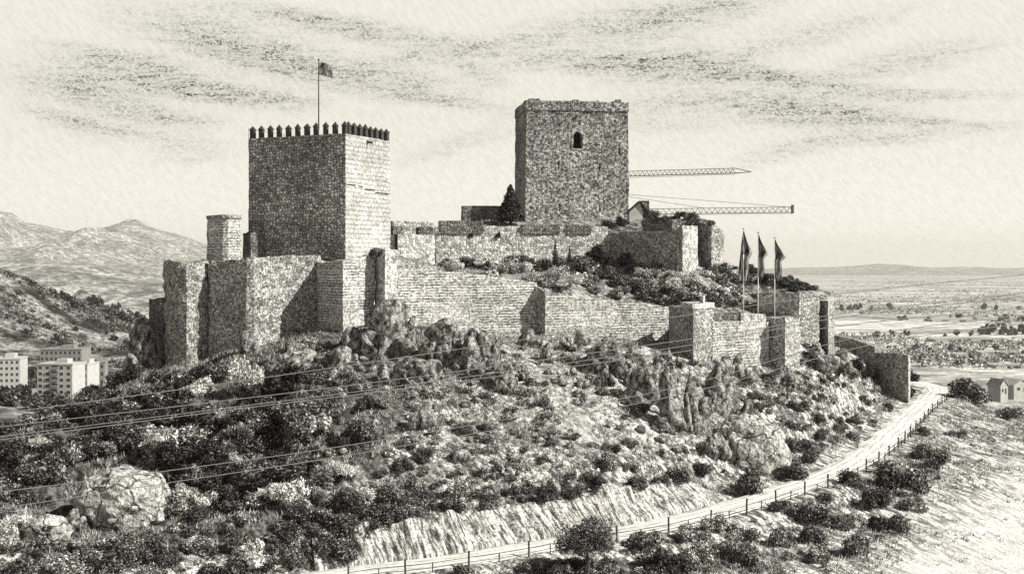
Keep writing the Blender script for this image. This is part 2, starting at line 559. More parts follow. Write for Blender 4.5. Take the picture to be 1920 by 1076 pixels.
# where scrub covers the soil (plan view): the lower left flank, patches elsewhere
vpx = 960 + F * XY[:, 0] / XY[:, 1]; vpy = HOR - F * H / XY[:, 1]
cov = .38 + .65 * (1 - sstep(vpx + (vpy - 800) * .9, 420, 900)) - .5 * sstep(vpx + vpy * .55, 1950, 2350) * (XY[:, 0] > 20)
cov -= .5 * (1 - sstep(vpx + (1076 - vpy) * 1.4, 20, 220)) * (XY[:, 1] < 150)
cov = np.clip(cov + .12 * fbm(np.stack([XY[:, 0] * .1, XY[:, 1] * .1, np.zeros(len(al))], 1), 21, 3), 0, 1)
cov = cov * sstep(dmin, 4, 9)
V = np.stack([XY[:, 0], XY[:, 1], H], 1)
ii = np.arange((ny - 1) * (nx - 1)); jj, kk = ii // (nx - 1), ii % (nx - 1)
q0 = jj * nx + kk
Q = np.stack([q0, q0 + 1, q0 + nx + 1, q0 + nx], 1)
g = quad_obj('hillside', V, Q, M['ground'], smooth=True, attr={'cover': cov, 'bare': np.clip(sstep(vpx * .8 + vpy, 2270, 2560) * (XY[:, 1] < 190) + (1 - sstep(vpx + (1076 - vpy) * 1.2, 20, 170)) * (XY[:, 1] < 140) + .35 * (1 - sstep(np.hypot((vpx - 1120) / 260, (vpy - 760) / 110), .3, 1.)), 0, 1)})
tag(g, kind='structure')

# the road and its cutting
def ruled(name, rows, mat, uvrows):
    n, m = len(rows), len(rows[0])
    V = np.array(rows).reshape(-1, 3)
    Q, UV = [], []
    for a in range(n - 1):
        for b in range(m - 1):
            f = (a * m + b, a * m + b + 1, (a + 1) * m + b + 1, (a + 1) * m + b)
            Q.append(f)
    U = np.array(uvrows).reshape(-1, 2)
    uv = U[np.array(Q).ravel()]
    return mesh_obj(name, V, Q, mat, uvs=uv, smooth=True)
rows, uvr = [], []
for i in range(0, len(RC)):
    r_, u_ = [], []
    for k in range(9):
        o = (k / 8 - .5) * 2 * HALF
        edge = .25 * (abs(k - 4) == 4)
        e2 = 0.35 * math.sin(i * .37 + k) * (abs(k - 4) == 4)
        r_.append((RC[i, 0] - RN[i, 0] * -(o + e2), RC[i, 1] + RN[i, 1] * (o + e2), RC[i, 2] + .06 - edge + .05 * (1 - (k / 4 - 1) ** 2)))
        u_.append((o + HALF, i * .6))
    rows.append(list(reversed(r_))); uvr.append(list(reversed(u_)))
tag(ruled('road', rows, M['road'], uvr), kind='structure')

b0 = int(np.argmin(np.abs(rpx[:200] - 600))); b1 = int(np.argmin(np.abs(rpx - 1425) + (RC[:, 1] > 170) * 1e5))
sb = np.arange(b0 * .6, b1 * .6, .22)
rows, uvr = [], []
def at_s(s, o):
    i = s / .6
    return np.array([np.interp(i, np.arange(len(RC)), RC[:, k]) for k in range(3)]), np.array([np.interp(i, np.arange(len(RC)), RN[:, k]) for k in range(2)]), np.interp(i, np.arange(len(RC)), BANKH)
for s in sb:
    c0, n0, bhh = at_s(s, 0)
    r_, u_ = [], []
    for k in range(17):
        t = k / 16
        shift = 1.1 * t                      # rills lean as they run down
        g1 = float(ridged(np.array([[(s + shift) * .8, t * .7, 1.]]), 5, 4)[0])
        rill = .7 * g1 * math.sin(math.pi * min(max(t, .04), .93)) ** .6
        run = t * BRUN - .15 + rill * .75 * (1 - t * .3)
        hgt = bhh * (t ** .9) - rill * .25
        hgt += (.7 * float(vnoise(np.array([[s * .4, 3., 0]]), 6)[0])) * t
        o = bank_in + run
        r_.append((c0[0] + n0[0] * o, c0[1] + n0[1] * o, c0[2] + hgt - .05 + (.0 if k else -.3)))
        u_.append((s + shift, t * 5))
    o = bank_in + BRUN + 1.6
    r_.append((c0[0] + n0[0] * o, c0[1] + n0[1] * o, c0[2] + bhh - .5)); u_.append((s + 1.1, 6.5))
    rows.append(r_); uvr.append(u_)
tag(ruled('road_cutting', [list(reversed(r)) for r in rows], M['bank'], [list(reversed(u)) for u in uvr]), kind='structure')

# the castle's inner ground
TPOLY = [(332, 200), (345, 195.5), (392, 199), (470, 192), (600, 198.5), (643, 190.5), (690, 195.5), (748, 198.5), (1005, 210.5), (1022, 207), (1262, 216), (1300, 195), (1338, 200),
         (1440, 206), (1472, 204), (1497, 208), (1503, 215), (1531, 220), (1553, 219), (1552, 245), (1500, 290), (960, 292), (640, 280), (380, 250), (325, 215)]
TPOLY = [plan(*p) for p in TPOLY]
c2 = [(332, 492, 200), (392, 492, 199), (470, 490, 193), (600, 496, 199), (643, 494, 192), (690, 490, 197), (560, 482, 204), (740, 480, 205), (748, 515, 200), (880, 528, 206), (1005, 540, 212), (1025, 562, 210),
      (1150, 575, 213), (1262, 588, 217), (1300, 592, 200), (1338, 606, 201), (1440, 612, 206), (1480, 612, 200), (1497, 612, 205), (1400, 600, 212),
      (820, 496, 238), (740, 498, 230), (980, 493, 240), (1140, 488, 243), (1200, 505, 236), (1280, 512, 226), (1308, 500, 232), (1358, 495, 235), (1400, 512, 232), (1460, 525, 226), (1500, 545, 220), (1545, 562, 220),
      (1080, 515, 228), (960, 508, 228), (1250, 535, 224), (1350, 545, 222), (1390, 560, 224)]
c2 = [at(*p) for p in c2]
for px, d, z in [(830, 248, 6.5), (950, 250, 7.5), (1120, 252, 8.), (1180, 249, 8.), (1250, 244, 8.5), (1305, 244, 6.5), (1345, 244, 1.2), (1372, 245, -.5), (1410, 250, -2.5), (1340, 262, -1.), (985, 258, 9), (1180, 262, 9), (1080, 275, 9), (900, 275, 7), (1290, 275, 1), (720, 240, 4), (560, 222, 1.5), (400, 215, -1),
                 (640, 275, -4), (420, 245, -6), (1450, 250, -3), (1500, 285, -8), (960, 292, 4), (1548, 245, -7)]:
    c2.append((*plan(px, d), z))
tps2 = tps_fit(c2, reg=.1)
def inside(x, y, poly=TPOLY):
    r = False; n = len(poly); j = n - 1
    for i in range(n):
        xi, yi = poly[i]; xj, yj = poly[j]
        if (yi > y) != (yj > y) and x < (xj - xi) * (y - yi) / (yj - yi) + xi: r = not r
        j = i
    return r
def build_terrace():
    st = .9
    bm = bmesh.new()
    xs = np.arange(-62, 66, st); ys = np.arange(187, 296, st)
    g = np.array([(x, y) for y in ys for x in xs])
    hz = tps2(g) + .35 * fbm(np.stack([g[:, 0] * .25, g[:, 1] * .25, np.zeros(len(g))], 1), 31, 3)
    ins = np.array([inside(x, y) for x, y in g]).reshape(len(ys), len(xs))
    hz = hz.reshape(len(ys), len(xs))
    vid = {}
    V, Q = [], []
    for j in range(len(ys) - 1):
        for i in range(len(xs) - 1):
            if ins[j, i] and ins[j, i + 1] and ins[j + 1, i] and ins[j + 1, i + 1]:
                f = []
                for (a, b) in ((j, i), (j, i + 1), (j + 1, i + 1), (j + 1, i)):
                    if (a, b) not in vid:
                        vid[(a, b)] = len(V); V.append((xs[b], ys[a], hz[a, b]))
                    f.append(vid[(a, b)])
                Q.append(f)
    return quad_obj('castle_terrace', np.array(V), np.array(Q), M['terrace'], smooth=True), (xs, ys, hz, ins)
ter, TG = build_terrace()
tag(ter, kind='structure')
def h2(x, y):
    xs, ys, hz, ins = TG
    fx = (x - xs[0]) / .9; fy = (y - ys[0]) / .9
    i, j = int(fx), int(fy)
    if not (0 <= i < len(xs) - 1 and 0 <= j < len(ys) - 1) or not ins[j, i]: return -1e9
    a, b = fx - i, fy - j
    return (hz[j, i] * (1 - a) + hz[j, i + 1] * a) * (1 - b) + (hz[j + 1, i] * (1 - a) + hz[j + 1, i + 1] * a) * b
KEEPOUT = [(1000, 975, 1200, 1052), (1720, 930, 1920, 1076), (120, 870, 320, 1015), (30, 950, 180, 1030), (395, 690, 520, 760), (1360, 790, 1470, 885)]
def barred(px, py):
    return any(a < px < c and b < py < d for a, b, c, d in KEEPOUT)
def ground_at(px, py, lo=95., hi=300., inner=False):
    d = lo
    while d < hi:
        x, y, z = at(px, py, d)
        g = h2(x, y) if inner else h1(x, y)
        if z <= g: return (x, y, g)
        d += .4
    return None

# ------------------------------------------------------------------ far land
def mid_terrain():
    pts = []
    for px, py, d in [(0, 760, 560), (100, 752, 600), (200, 745, 620), (40, 735, 640), (130, 700, 760), (250, 690, 800), (0, 700, 760), (0, 665, 800), (150, 655, 860), (330, 660, 900),
                      (0, 600, 880), (80, 620, 900), (180, 640, 930), (0, 515, 1000), (70, 540, 1010), (140, 570, 1030), (200, 583, 1050), (270, 610, 1080), (-150, 500, 1000), (330, 640, 1150)]:
        pts.append(at(px, py, d))
    pts += [(-420, 1300, -60), (-300, 1350, -110), (-600, 1300, -50), (-200, 1400, -128), (0, 1500, -134), (400, 1400, -134), (800, 1500, -136), (-300, 450, -60), (-200, 380, -62), (-100, 380, -70), (0, 420, -85), (100, 420, -90),
            (250, 420, -100), (250, 300, -95), (200, 600, -115), (400, 700, -128), (0, 700, -105), (0, 1000, -125), (-150, 1000, -112), (600, 500, -128), (700, 900, -134), (-500, 600, -55), (-600, 900, -20), (-600, 400, -70), (800, 300, -130), (-800, 1500, -60), (-300, 250, -75), (300, 200, -95), (200, 100, -80), (-200, 100, -75), (-300, 0, -80), (300, 0, -90), (0, 0, -70)]
    ev = tps_fit(pts, .02)
    st = 10.
    xs = np.arange(-800, 821, st); ys = np.arange(-20, 1521, st)
    X, Y = np.meshgrid(xs, ys)
    P = np.stack([X.ravel(), Y.ravel()], 1)
    z = ev(P) + fbm(np.stack([P[:, 0] * .02, P[:, 1] * .02, np.zeros(len(P))], 1), 4, 4) * 4.5 * sstep(P[:, 1], 720, 900)
    n, m = len(ys), len(xs)
    i = np.arange((n - 1) * (m - 1)); a, b = i // (m - 1), i % (m - 1)
    q = a * m + b
    o = quad_obj('valley', np.stack([P[:, 0], P[:, 1], z], 1), np.stack([q, q + 1, q + m + 1, q + m], 1), M['farhill'], smooth=True)
    tag(o, kind='structure')
    zg = z.reshape(n, m)
    def hm(x, y):
        fx, fy = (x + 800) / st, (y + 20) / st
        i, j = int(min(max(fx, 0), m - 2)), int(min(max(fy, 0), n - 2))
        u, v = fx - i, fy - j
        return (zg[j, i] * (1 - u) + zg[j, i + 1] * u) * (1 - v) + (zg[j + 1, i] * (1 - u) + zg[j + 1, i + 1] * u) * v
    return hm
hm = mid_terrain()
PZ = -130.
xs = np.array([-40000, -20000, -10000, -5000, -2000, 0, 2000, 5000, 10000, 20000, 40000.])
ys = np.array([-3000, 300, 1500, 4000, 8000, 14000, 22000, 30000.])
X, Y = np.meshgrid(xs, ys)
n, m = len(ys), len(xs)
i = np.arange((n - 1) * (m - 1)); a, b = i // (m - 1), i % (m - 1); q = a * m + b
tag(quad_obj('plain', np.stack([X.ravel(), Y.ravel(), np.full(X.size, PZ)], 1), np.stack([q, q + 1, q + m + 1, q + m], 1), M['plain']), kind='structure')

def ridge(name, prof, d0, depth, mat, seed, rough):
    """a mountain range whose crest follows prof: (px, py) seen from the castle side"""
    pxs = np.arange(prof[0][0], prof[-1][0], 3.)
    top = np.interp(pxs, [p[0] for p in prof], [p[1] for p in prof])
    nr = 34
    V = []
    for k in range(nr):
        t = k / (nr - 1) * 1.25
        d = d0 + depth * t
        x = (pxs - 960) / F * (d0 + depth) * (.9 + .1 * t)
        hz = (HOR - top) / F * (d0 + depth) - PZ
        prof_ = np.where(t <= 1, t ** 1.25, max(0, 1 - (t - 1) * 3.5))
        P = np.stack([x * .0011, np.full(len(x), d * .0011), np.zeros(len(x))], 1)
        nz = ridged(P, seed, 5) * rough * math.sin(math.pi * min(t, 1) * .92) * .9
        V.append(np.stack([x, np.full(len(x), d), PZ - 12 + hz * prof_ + nz * hz], 1))
    V = np.array(V)
    n, m = V.shape[:2]
    i = np.arange((n - 1) * (m - 1)); a, b = i // (m - 1), i % (m - 1); q = a * m + b
    o = quad_obj(name, V.reshape(-1, 3), np.stack([q, q + 1, q + m + 1, q + m], 1), mat, smooth=True)
    return tag(o, kind='structure')
ridge('mountains', [(-160, 440), (-60, 410), (0, 402), (25, 404), (50, 420), (90, 424), (130, 430), (150, 431), (190, 424), (225, 415), (245, 408), (262, 411), (285, 425), (320, 438), (360, 448), (400, 462), (440, 478), (500, 497)], 7500, 3500, M['mountain'], 4, .22)
ridge('foothills', [(-160, 478), (0, 483), (60, 486), (110, 488), (150, 492), (200, 500), (260, 508), (330, 514), (420, 518)], 3600, 900, M['mountain'], 14, .25)
ridge('distant_hills', [(1380, 505), (1480, 501), (1560, 499), (1600, 497), (1640, 494), (1690, 496), (1720, 500), (1800, 499), (1870, 501), (2050, 500)], 15000, 6000, M['mountain'], 9, .2)
def mound():
    n = 40
    d = 2700.; x0 = (152 - 960) / F * d; hh = (HOR - 519) / F * d - PZ
    g = np.linspace(-1, 1, n); X, Y = np.meshgrid(g, g)
    r = np.sqrt(X ** 2 + Y ** 2).ravel()
    P = np.stack([X.ravel() * 3, Y.ravel() * 3, np.zeros(n * n)], 1)
    z = PZ - 4 + (hh + 4) * sstep(1 - r, 0, 1) * .6 * (1 + .25 * fbm(P, 5, 3))
    i = np.arange((n - 1) * (n - 1)); a, b = i // (n - 1), i % (n - 1); q = a * n + b
    tag(quad_obj('conical_hill', np.stack([x0 + X.ravel() * 120, d + Y.ravel() * 120, z], 1), np.stack([q, q + 1, q + n + 1, q + n], 1), M['farhill'], smooth=True), kind='structure')
mound()

# ------------------------------------------------------------------ masonry
def lerp_poly(poly, step):
    pts, cor, par = [], [], []
    n = len(poly)
    for i in range(n):
        a, b = np.array(poly[i], float), np.array(poly[(i + 1) % n], float)
        L = np.linalg.norm(b - a)
        k = max(1, int(math.ceil(L / step)))
        d = (b - a) / max(L, 1e-6)
        nrm = np.array([d[1], -d[0]])
        for j in range(k):
            pts.append(a + (b - a) * j / k); cor.append(j == 0); par.append((i, j / k, nrm))
    return pts, cor, par

def masonry(name, poly, zb, zt, mat, parent=None, step=.8, disp=.13, rag=.35, batter=0., seed=1, cap=None):
    """a solid of masonry over a plan polygon (counter clockwise); zt is one height or one per corner; rag breaks the top edge"""
    poly = [tuple(p) for p in poly]
    n0 = len(poly)
    zt = list(zt) if isinstance(zt, (list, tuple)) else [zt] * n0
    pts, cor, par = lerp_poly(poly, step)
    n = len(pts)
    cx, cy = sum(p[0] for p in poly) / n0, sum(p[1] for p in poly) / n0
    tops = np.array([zt[i] * (1 - t) + zt[(i + 1) % n0] * t for i, t, _ in par])
    P2 = np.array(pts)
    r1 = fbm(np.stack([P2[:, 0] * .55, P2[:, 1] * .55, np.full(n, seed * 3.7)], 1), seed, 3)
    r2 = vnoise(np.stack([P2[:, 0] * 1.7, P2[:, 1] * 1.7, np.full(n, seed * 1.7)], 1), seed + 40)
    tops = tops + rag * (r1 * .55 - .25 + .35 * np.round(r2))
    H_ = max(tops) - zb
    nv = max(2, int(H_ / step))
    u = np.concatenate([[0], np.cumsum(np.linalg.norm(np.diff(P2, axis=0), axis=1))])
    ulast = u[-1] + np.linalg.norm(P2[-1] - P2[0])
    V = []
    nr = np.array([p[2] for p in par])
    # corner normals: average with the edge before
    for i in range(n):
        if cor[i]:
            v = nr[i] + nr[i - 1]
            nr[i] = v / max(np.linalg.norm(v), .3)
    for k in range(nv + 1):
        t = k / nv
        z = zb + (tops - zb) * t
        Q3 = np.stack([P2[:, 0] * .6, P2[:, 1] * .6, z * .6], 1)
        dn_ = fbm(Q3, seed + 5, 3) * disp
        off = dn_ - batter * t * H_
        xy = P2 + nr * off[:, None]
        V.append(np.stack([xy[:, 0], xy[:, 1], z], 1))
    V = np.concatenate(V)
    Fc, UV = [], []
    for k in range(nv):
        for i in range(n):
            j = (i + 1) % n
            Fc.append((k * n + i, k * n + j, (k + 1) * n + j, (k + 1) * n + i))
            uj = u[j] if j else ulast
            UV += [(u[i], V[k * n + i][2]), (uj, V[k * n + j][2]), (uj, V[(k + 1) * n + j][2]), (u[i], V[(k + 1) * n + i][2])]
    Fc.append(tuple(nv * n + i for i in range(n)))
    UV += [(V[nv * n + i][0], V[nv * n + i][1]) for i in range(n)]
    Fc.append(tuple(reversed(range(n))))
    UV += [(V[i][0], V[i][1]) for i in reversed(range(n))]
    return mesh_obj(name, V, Fc, mat, parent, uvs=UV)

def wall_poly(front, thick):
    """front: plan points left to right; returns a ccw polygon thickened away from the camera"""
    Fp = [np.array(p, float) for p in front]
    back = []
    for i, p in enumerate(Fp):
        a = Fp[max(i - 1, 0)]; b = Fp[min(i + 1, len(Fp) - 1)]
        d = (b - a) / np.linalg.norm(b - a)
        back.append(p + np.array([-d[1], d[0]]) * thick)
    return [tuple(p) for p in Fp] + [tuple(p) for p in reversed(back)]

def hit(C, d, px):
    """length along direction d from plan point C at which picture column px is reached"""
    k = (px - 960) / F
    return (k * C[1] - C[0]) / (d[0] - k * d[1])

def solid_poly(front):
    """front: the two visible faces of a tower, left to right; closed with the corner opposite the nearest one"""
    n = min(front[1:-1], key=lambda p: p[1])
    a, c = front[0], front[-1]
    return [tuple(p) for p in front] + [(a[0] + c[0] - n[0], a[1] + c[1] - n[1])]

# --- battlemented tower on the left
def left_tower():
    t = rad(25)
    C = plan(648, 200)
    dl, dr = (-math.cos(t), math.sin(t)), (math.sin(t), math.cos(t))
    sl, sr = hit(C, dl, 466), hit(C, dr, 732)
    L = (C[0] + dl[0] * sl, C[1] + dl[1] * sl); R = (C[0] + dr[0] * sr, C[1] + dr[1] * sr)
    B = (L[0] + R[0] - C[0], L[1] + R[1] - C[1])
    zt = zz(250, 200)
    root = empty('castle_tower', (C[0], C[1], zz(480, 200)))
    tag(root, 'square cobbled stone tower with pointed merlons along its top, a flag above it', 'tower')
    def part(o):
        o.parent = root
        o.matrix_parent_inverse = root.matrix_world.inverted()
        o.matrix_parent_inverse.translation = -root.location
        return o
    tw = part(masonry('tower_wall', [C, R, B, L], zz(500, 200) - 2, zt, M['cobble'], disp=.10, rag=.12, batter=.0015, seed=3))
    tw.data.materials.append(M['smooth'])       # squared stone, its colour lifted so the sunlit right face reads bright
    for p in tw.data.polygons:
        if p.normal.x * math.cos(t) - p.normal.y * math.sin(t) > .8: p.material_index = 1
    def merlon(p, d, w=.74, th=.6):
        w *= random.uniform(.9, 1.12); p = (p[0] + d[0] * random.uniform(-.06, .06), p[1] + d[1] * random.uniform(-.06, .06))
        n = (d[1], -d[0])
        q = [(p[0] + d[0] * a * w / 2 + n[0] * b * th / 2, p[1] + d[1] * a * w / 2 + n[1] * b * th / 2) for a, b in ((-1, -1), (1, -1), (1, 1), (-1, 1))]
        k = (d[0] * n[1] - d[1] * n[0])
        if k < 0: pass
        qo = [(p[0] + (x - p[0]) * 1.22, p[1] + (y - p[1]) * 1.22) for x, y in q]
        if (q[1][0] - q[0][0]) * (q[2][1] - q[1][1]) - (q[1][1] - q[0][1]) * (q[2][0] - q[1][0]) < 0:
            q.reverse(); qo.reverse()
        m = MB()
        h = random.uniform(1.2, 1.33)
        m.prism(q, zt - .25, zt + h)
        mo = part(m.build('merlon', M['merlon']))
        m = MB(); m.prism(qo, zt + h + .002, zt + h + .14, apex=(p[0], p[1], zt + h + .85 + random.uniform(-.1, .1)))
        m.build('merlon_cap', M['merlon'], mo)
    for k in range(11):
        a = .5 + (sl - 1.0) * k / 10
        merlon((C[0] + dl[0] * a - dl[1] * -.0 + dr[0] * .45, C[1] + dl[1] * a + dr[1] * .45), dl)
    for k in range(8):
        a = 1.6 + (sr - 2.2) * k / 7
        merlon((C[0] + dr[0] * a + dl[0] * .45, C[1] + dr[1] * a + dl[1] * .45), dr, w=.8)
    # thin rail along the far edges
    m = MB()
    zr = zt + 1.6
    m.tube([(L[0], L[1], zr), (B[0], B[1], zr), (R[0], R[1], zr)], .03, 5)
    for f in np.linspace(0, 1, 8):
        m.box((L[0] + (B[0] - L[0]) * f, L[1] + (B[1] - L[1]) * f, zt + .75), (.05, .05, 1.7))
    part(m.build('railing', M['poledark']))
    # broken string ledge and water spout on the sunny face
    nx_, ny_ = math.cos(t), -math.sin(t)
    m = MB()
    for a0, a1, dz in ((.0, 3.0, 0), (3.6, 5.2, -.1), (5.8, 9., -.5), (9.2, sr - .5, -.85)):
        p = [(C[0] + dr[0] * a + nx_ * o, C[1] + dr[1] * a + ny_ * o) for a, o in ((a0, .12), (a1, .12), (a1, -.3), (a0, -.3))]
        m.prism(p, zz(346, 200) + dz, zz(346, 200) + dz + .12)
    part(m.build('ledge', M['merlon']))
    m = MB()
    a = 6.7
    m.tube([(C[0] + dr[0] * a + nx_ * o, C[1] + dr[1] * a + ny_ * o, zz(265, 205) - o * .2) for o in (-.3, .35, 1.)], .24, 7, .17)
    part(m.build('water_spout', M['merlon']))
    return C, dl, dr, sl, sr, zt
LT = left_tower()

# --- keep
def keep():
    t = rad(8)
    C = plan(985, 258)
    dr, dl = (math.cos(t), math.sin(t)), (-math.sin(t), math.cos(t))
    wr, wl = hit(C, dr, 1180), hit(C, dl, 964)
    R = (C[0] + dr[0] * wr, C[1] + dr[1] * wr); L = (C[0] + dl[0] * wl, C[1] + dl[1] * wl)
    B = (L[0] + R[0] - C[0], L[1] + R[1] - C[1])
    zb, zt = 4., zz(203, 258)
    root = empty('castle_keep', (C[0], C[1], 9.2))
    tag(root, 'tall square stone keep with one dark arched window high in its front', 'tower')
    def part(o):
        o.parent = root
        o.matrix_parent_inverse.translation = -root.location
        return o
    body = masonry('keep_wall', [C, R, B, L], zb, zt, M['ashlar'], disp=.14, rag=.0, batter=.012, seed=11, step=.9)
    n = (dr[1], -dr[0])
    def fp(px, out=0.):
        a = hit(C, dr, px)
        return (C[0] + dr[0] * a + n[0] * out, C[1] + dr[1] * a + n[1] * out)
    # openings are cut out of the wall
    cut = MB()
    wz0, wz1 = zz(279, 260), zz(258, 260)
    c0 = fp(1084)
    hw = 1.0
    prof = [(-hw, wz0), (hw, wz0), (hw, wz1)] + [(hw * math.cos(a), wz1 + hw * 1.15 * math.sin(a)) for a in np.linspace(.3, math.pi - .3, 7)] + [(-hw, wz1)]
    def extr(m, prof, c0, d, n, o0, o1):
        b = len(m.v); k = len(prof)
        for o in (o0, o1):
            for u, z in prof: m.v.append((c0[0] + d[0] * u + n[0] * o, c0[1] + d[1] * u + n[1] * o, z))
        m.f.append(tuple(b + i for i in range(k))); m.f.append(tuple(b + k + i for i in reversed(range(k))))
        for i in range(k):
            j = (i + 1) % k
            m.f.append((b + j, b + i, b + k + i, b + k + j))
    extr(cut, prof, c0, dr, n, 1.5, -2.8)
    for px, py in ((1048, 312), (1125, 313), (1162, 283), (1050, 388), (1125, 391)):
        c = fp(px); z = zz(py, 260)
        extr(cut, [(-.16, z - .75), (.16, z - .75), (.16, z + .75), (-.16, z + .75)], c, dr, n, 1.5, -1.4)
    nl = (-dr[0], -dr[1])
    for f, py in ((.45, 275), (.6, 360)):
        c = (C[0] + dl[0] * wl * f, C[1] + dl[1] * wl * f); z = zz(py, 264)
        extr(cut, [(-.2, z - .9), (.2, z - .9), (.2, z + .9), (-.2, z + .9)], c, (-dl[0], -dl[1]), nl, 1.5, -1.4)
    cm = cut.build('cutter', M['dark'])
    bmc = bmesh.new(); bmc.from_mesh(cm.data); bmesh.ops.recalc_face_normals(bmc, faces=bmc.faces); bmc.to_mesh(cm.data); bmc.free()
    md = body.modifiers.new('cut', 'BOOLEAN'); md.operation = 'DIFFERENCE'; md.object = cm; md.solver = 'EXACT'
    dg = bpy.context.evaluated_depsgraph_get()
    me = bpy.data.meshes.new_from_object(body.evaluated_get(dg))
    body.modifiers.clear(); body.data = me
    bpy.data.objects.remove(cm)
    part(body)
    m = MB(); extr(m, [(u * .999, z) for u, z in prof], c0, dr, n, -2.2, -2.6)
    part(m.build('window', M['dark']))  # near black sheet closing the recess, painted darkness of the interior
    # stone surround of the window, a flat ring standing a little proud
    m = MB()
    outer = [(u * 1.35 + (0), wz0 - .25 + (z - wz0) * 1.16 + (.0)) for u, z in prof]
    b = len(m.v); k = len(prof)
    o1 = .02 - .012 * (wz0 - zb)
    for o in (o1 - .35, o1 + .12):
        for pr in (prof, outer):
            for u, z in pr: m.v.append((c0[0] + dr[0] * u + n[0] * o, c0[1] + dr[1] * u + n[1] * o, z))
    for i in range(k):
        j = (i + 1) % k
        m.f.append((2 * k + i, 3 * k + i, 3 * k + j, 2 * k + j))
        m.f.append((k + i, k + j, 3 * k + j, 3 * k + i))
        m.f.append((j, i, 2 * k + i, 2 * k + j))
    so = m.build('window_surround', M['ashlar'])
    so.data.uv_layers.new(name='UVMap')
    part(so)
    # parapet: slightly corbelled out, broken on top
    bt = .012 * (zt - zb)
    q = [(C[0] + dr[0] * (bt - .25) + dl[0] * (bt - .25), C[1] + dr[1] * (bt - .25) + dl[1] * (bt - .25)),
         (R[0] - dr[0] * (bt - .25) + dl[0] * (bt - .25), R[1] - dr[1] * (bt - .25) + dl[1] * (bt - .25)),
         (B[0] - dr[0] * (bt - .25) - dl[0] * (bt - .25), B[1] - dr[1] * (bt - .25) - dl[1] * (bt - .25)),
         (L[0] + dr[0] * (bt - .25) - dl[0] * (bt - .25), L[1] + dr[1] * (bt - .25) - dl[1] * (bt - .25))]
    part(masonry('parapet', q, zt - .35, zz(187, 258), M['ashlar'], disp=.12, rag=.45, seed=12, step=.6))
    for px, w, h in ((1003, 2.3, 1.), (1081, 1.4, .8), (1122, .5, .6), (1162, 1.3, 1.1)):
        c = fp(px, -1.4); z = zz(188, 258)
        p = [(c[0] - w / 2, c[1] - .6), (c[0] + w / 2, c[1] - .6), (c[0] + w / 2, c[1] + .6), (c[0] - w / 2, c[1] + .6)]
        part(masonry('roof_block', p, z - .8, z + h * .62, M['darkstone'], disp=.12, rag=.3, seed=int(px), step=.4))
    return C, R, B, L
KP = keep()

# --- walls, towers and bastions of the enclosure
def wall_thing(name, label, cat, front, thick, zb, zt, mat, **kw):
    group = kw.pop('group', None)
    front = [plan(*p) for p in front]
    k = len(front)
    solid = thick == 0
    if isinstance(zt, (list, tuple)): zt = list(zt) + ([(zt[0] + zt[-1]) / 2] if solid else list(reversed(zt)))
    o = masonry(name, solid_poly(front) if solid else wall_poly(front, thick), zb, zt, mat, **kw)
    tag(o, label, cat, group)
    return o
def Z(py, d): return zz(py, d)

# turret and stub beside the left tower
C = plan(388, 210)
trt = empty('stone_turret', (*plan(415, 208), zz(484, 208)))
tag(trt, 'small pale stone turret standing on the bastion left of the big battlemented tower', 'turret')
def under(o, root):
    o.parent = root; o.matrix_parent_inverse.translation = -root.location; return o
under(masonry('turret_wall', [plan(388, 200), plan(418, 196.2), plan(428, 196.2), plan(452, 199.5), plan(450, 202), plan(423, 204.5), plan(392, 203)], zz(495, 200), zz(409, 198), M['course'], rag=.15, seed=21, step=.5), trt)
under(masonry('turret_cap', [plan(386, 200), plan(418, 195.7), plan(428, 195.7), plan(454, 199.5), plan(452, 202.5), plan(423, 205), plan(390, 203.5)], zz(409.5, 198), zz(402.5, 198), M['rubble'], rag=.25, seed=22, step=.5, disp=.12), trt)
wall_thing('ruined_wall', 'dark wall stub between the small turret and the battlemented tower', 'wall', [(455, 208), (470, 205)], 2.5, zz(495, 207), zz(436, 207), M['darkstone'], seed=23, rag=.5)

# left bastion
wall_thing('bastion_tower', 'leftmost bastion tower of the castle, its corner facing the valley', 'tower',
           [(308, 201), (310, 197), (318, 194), (334, 191.8), (350, 191.2), (372, 192.2), (396, 194.4)], 0, zz(740, 190), [zz(490, 201), zz(489, 197), zz(487, 194), zz(486, 192), zz(485, 191), zz(485, 193), zz(487, 197)], M['rubble'], seed=31, rag=.8, disp=.4)
wall_thing('bastion_wall', 'long bastion wall in front of the battlemented tower, bulging forward at one corner', 'wall',
           [(392, 193.2), (404, 192.6), (462, 189.3), (476, 189.3), (530, 192), (602, 197)], 4, zz(690, 190), [zz(488, 193), zz(487, 192), zz(484, 189), zz(483, 189), zz(480, 192), zz(476, 197)], M['rubble'], seed=32, rag=.6, disp=.3)
wall_thing('square_bastion', 'square projecting bastion of thin stone courses below the battlemented tower', 'tower',
           [(595, 196), (643, 188), (703, 193.5)], 0, zz(640, 189), [zz(492, 196), zz(487, 188), zz(476, 193.5)], M['course'], seed=33, rag=.6, disp=.2)
wall_thing('pillar_tower', 'narrow pale pillar tower between the square bastion and the long lit wall', 'tower',
           [(703, 194.5), (722, 190.5), (746, 193.5)], 0, zz(620, 192), zz(467, 192), M['render'], seed=34, rag=.5, disp=.15)
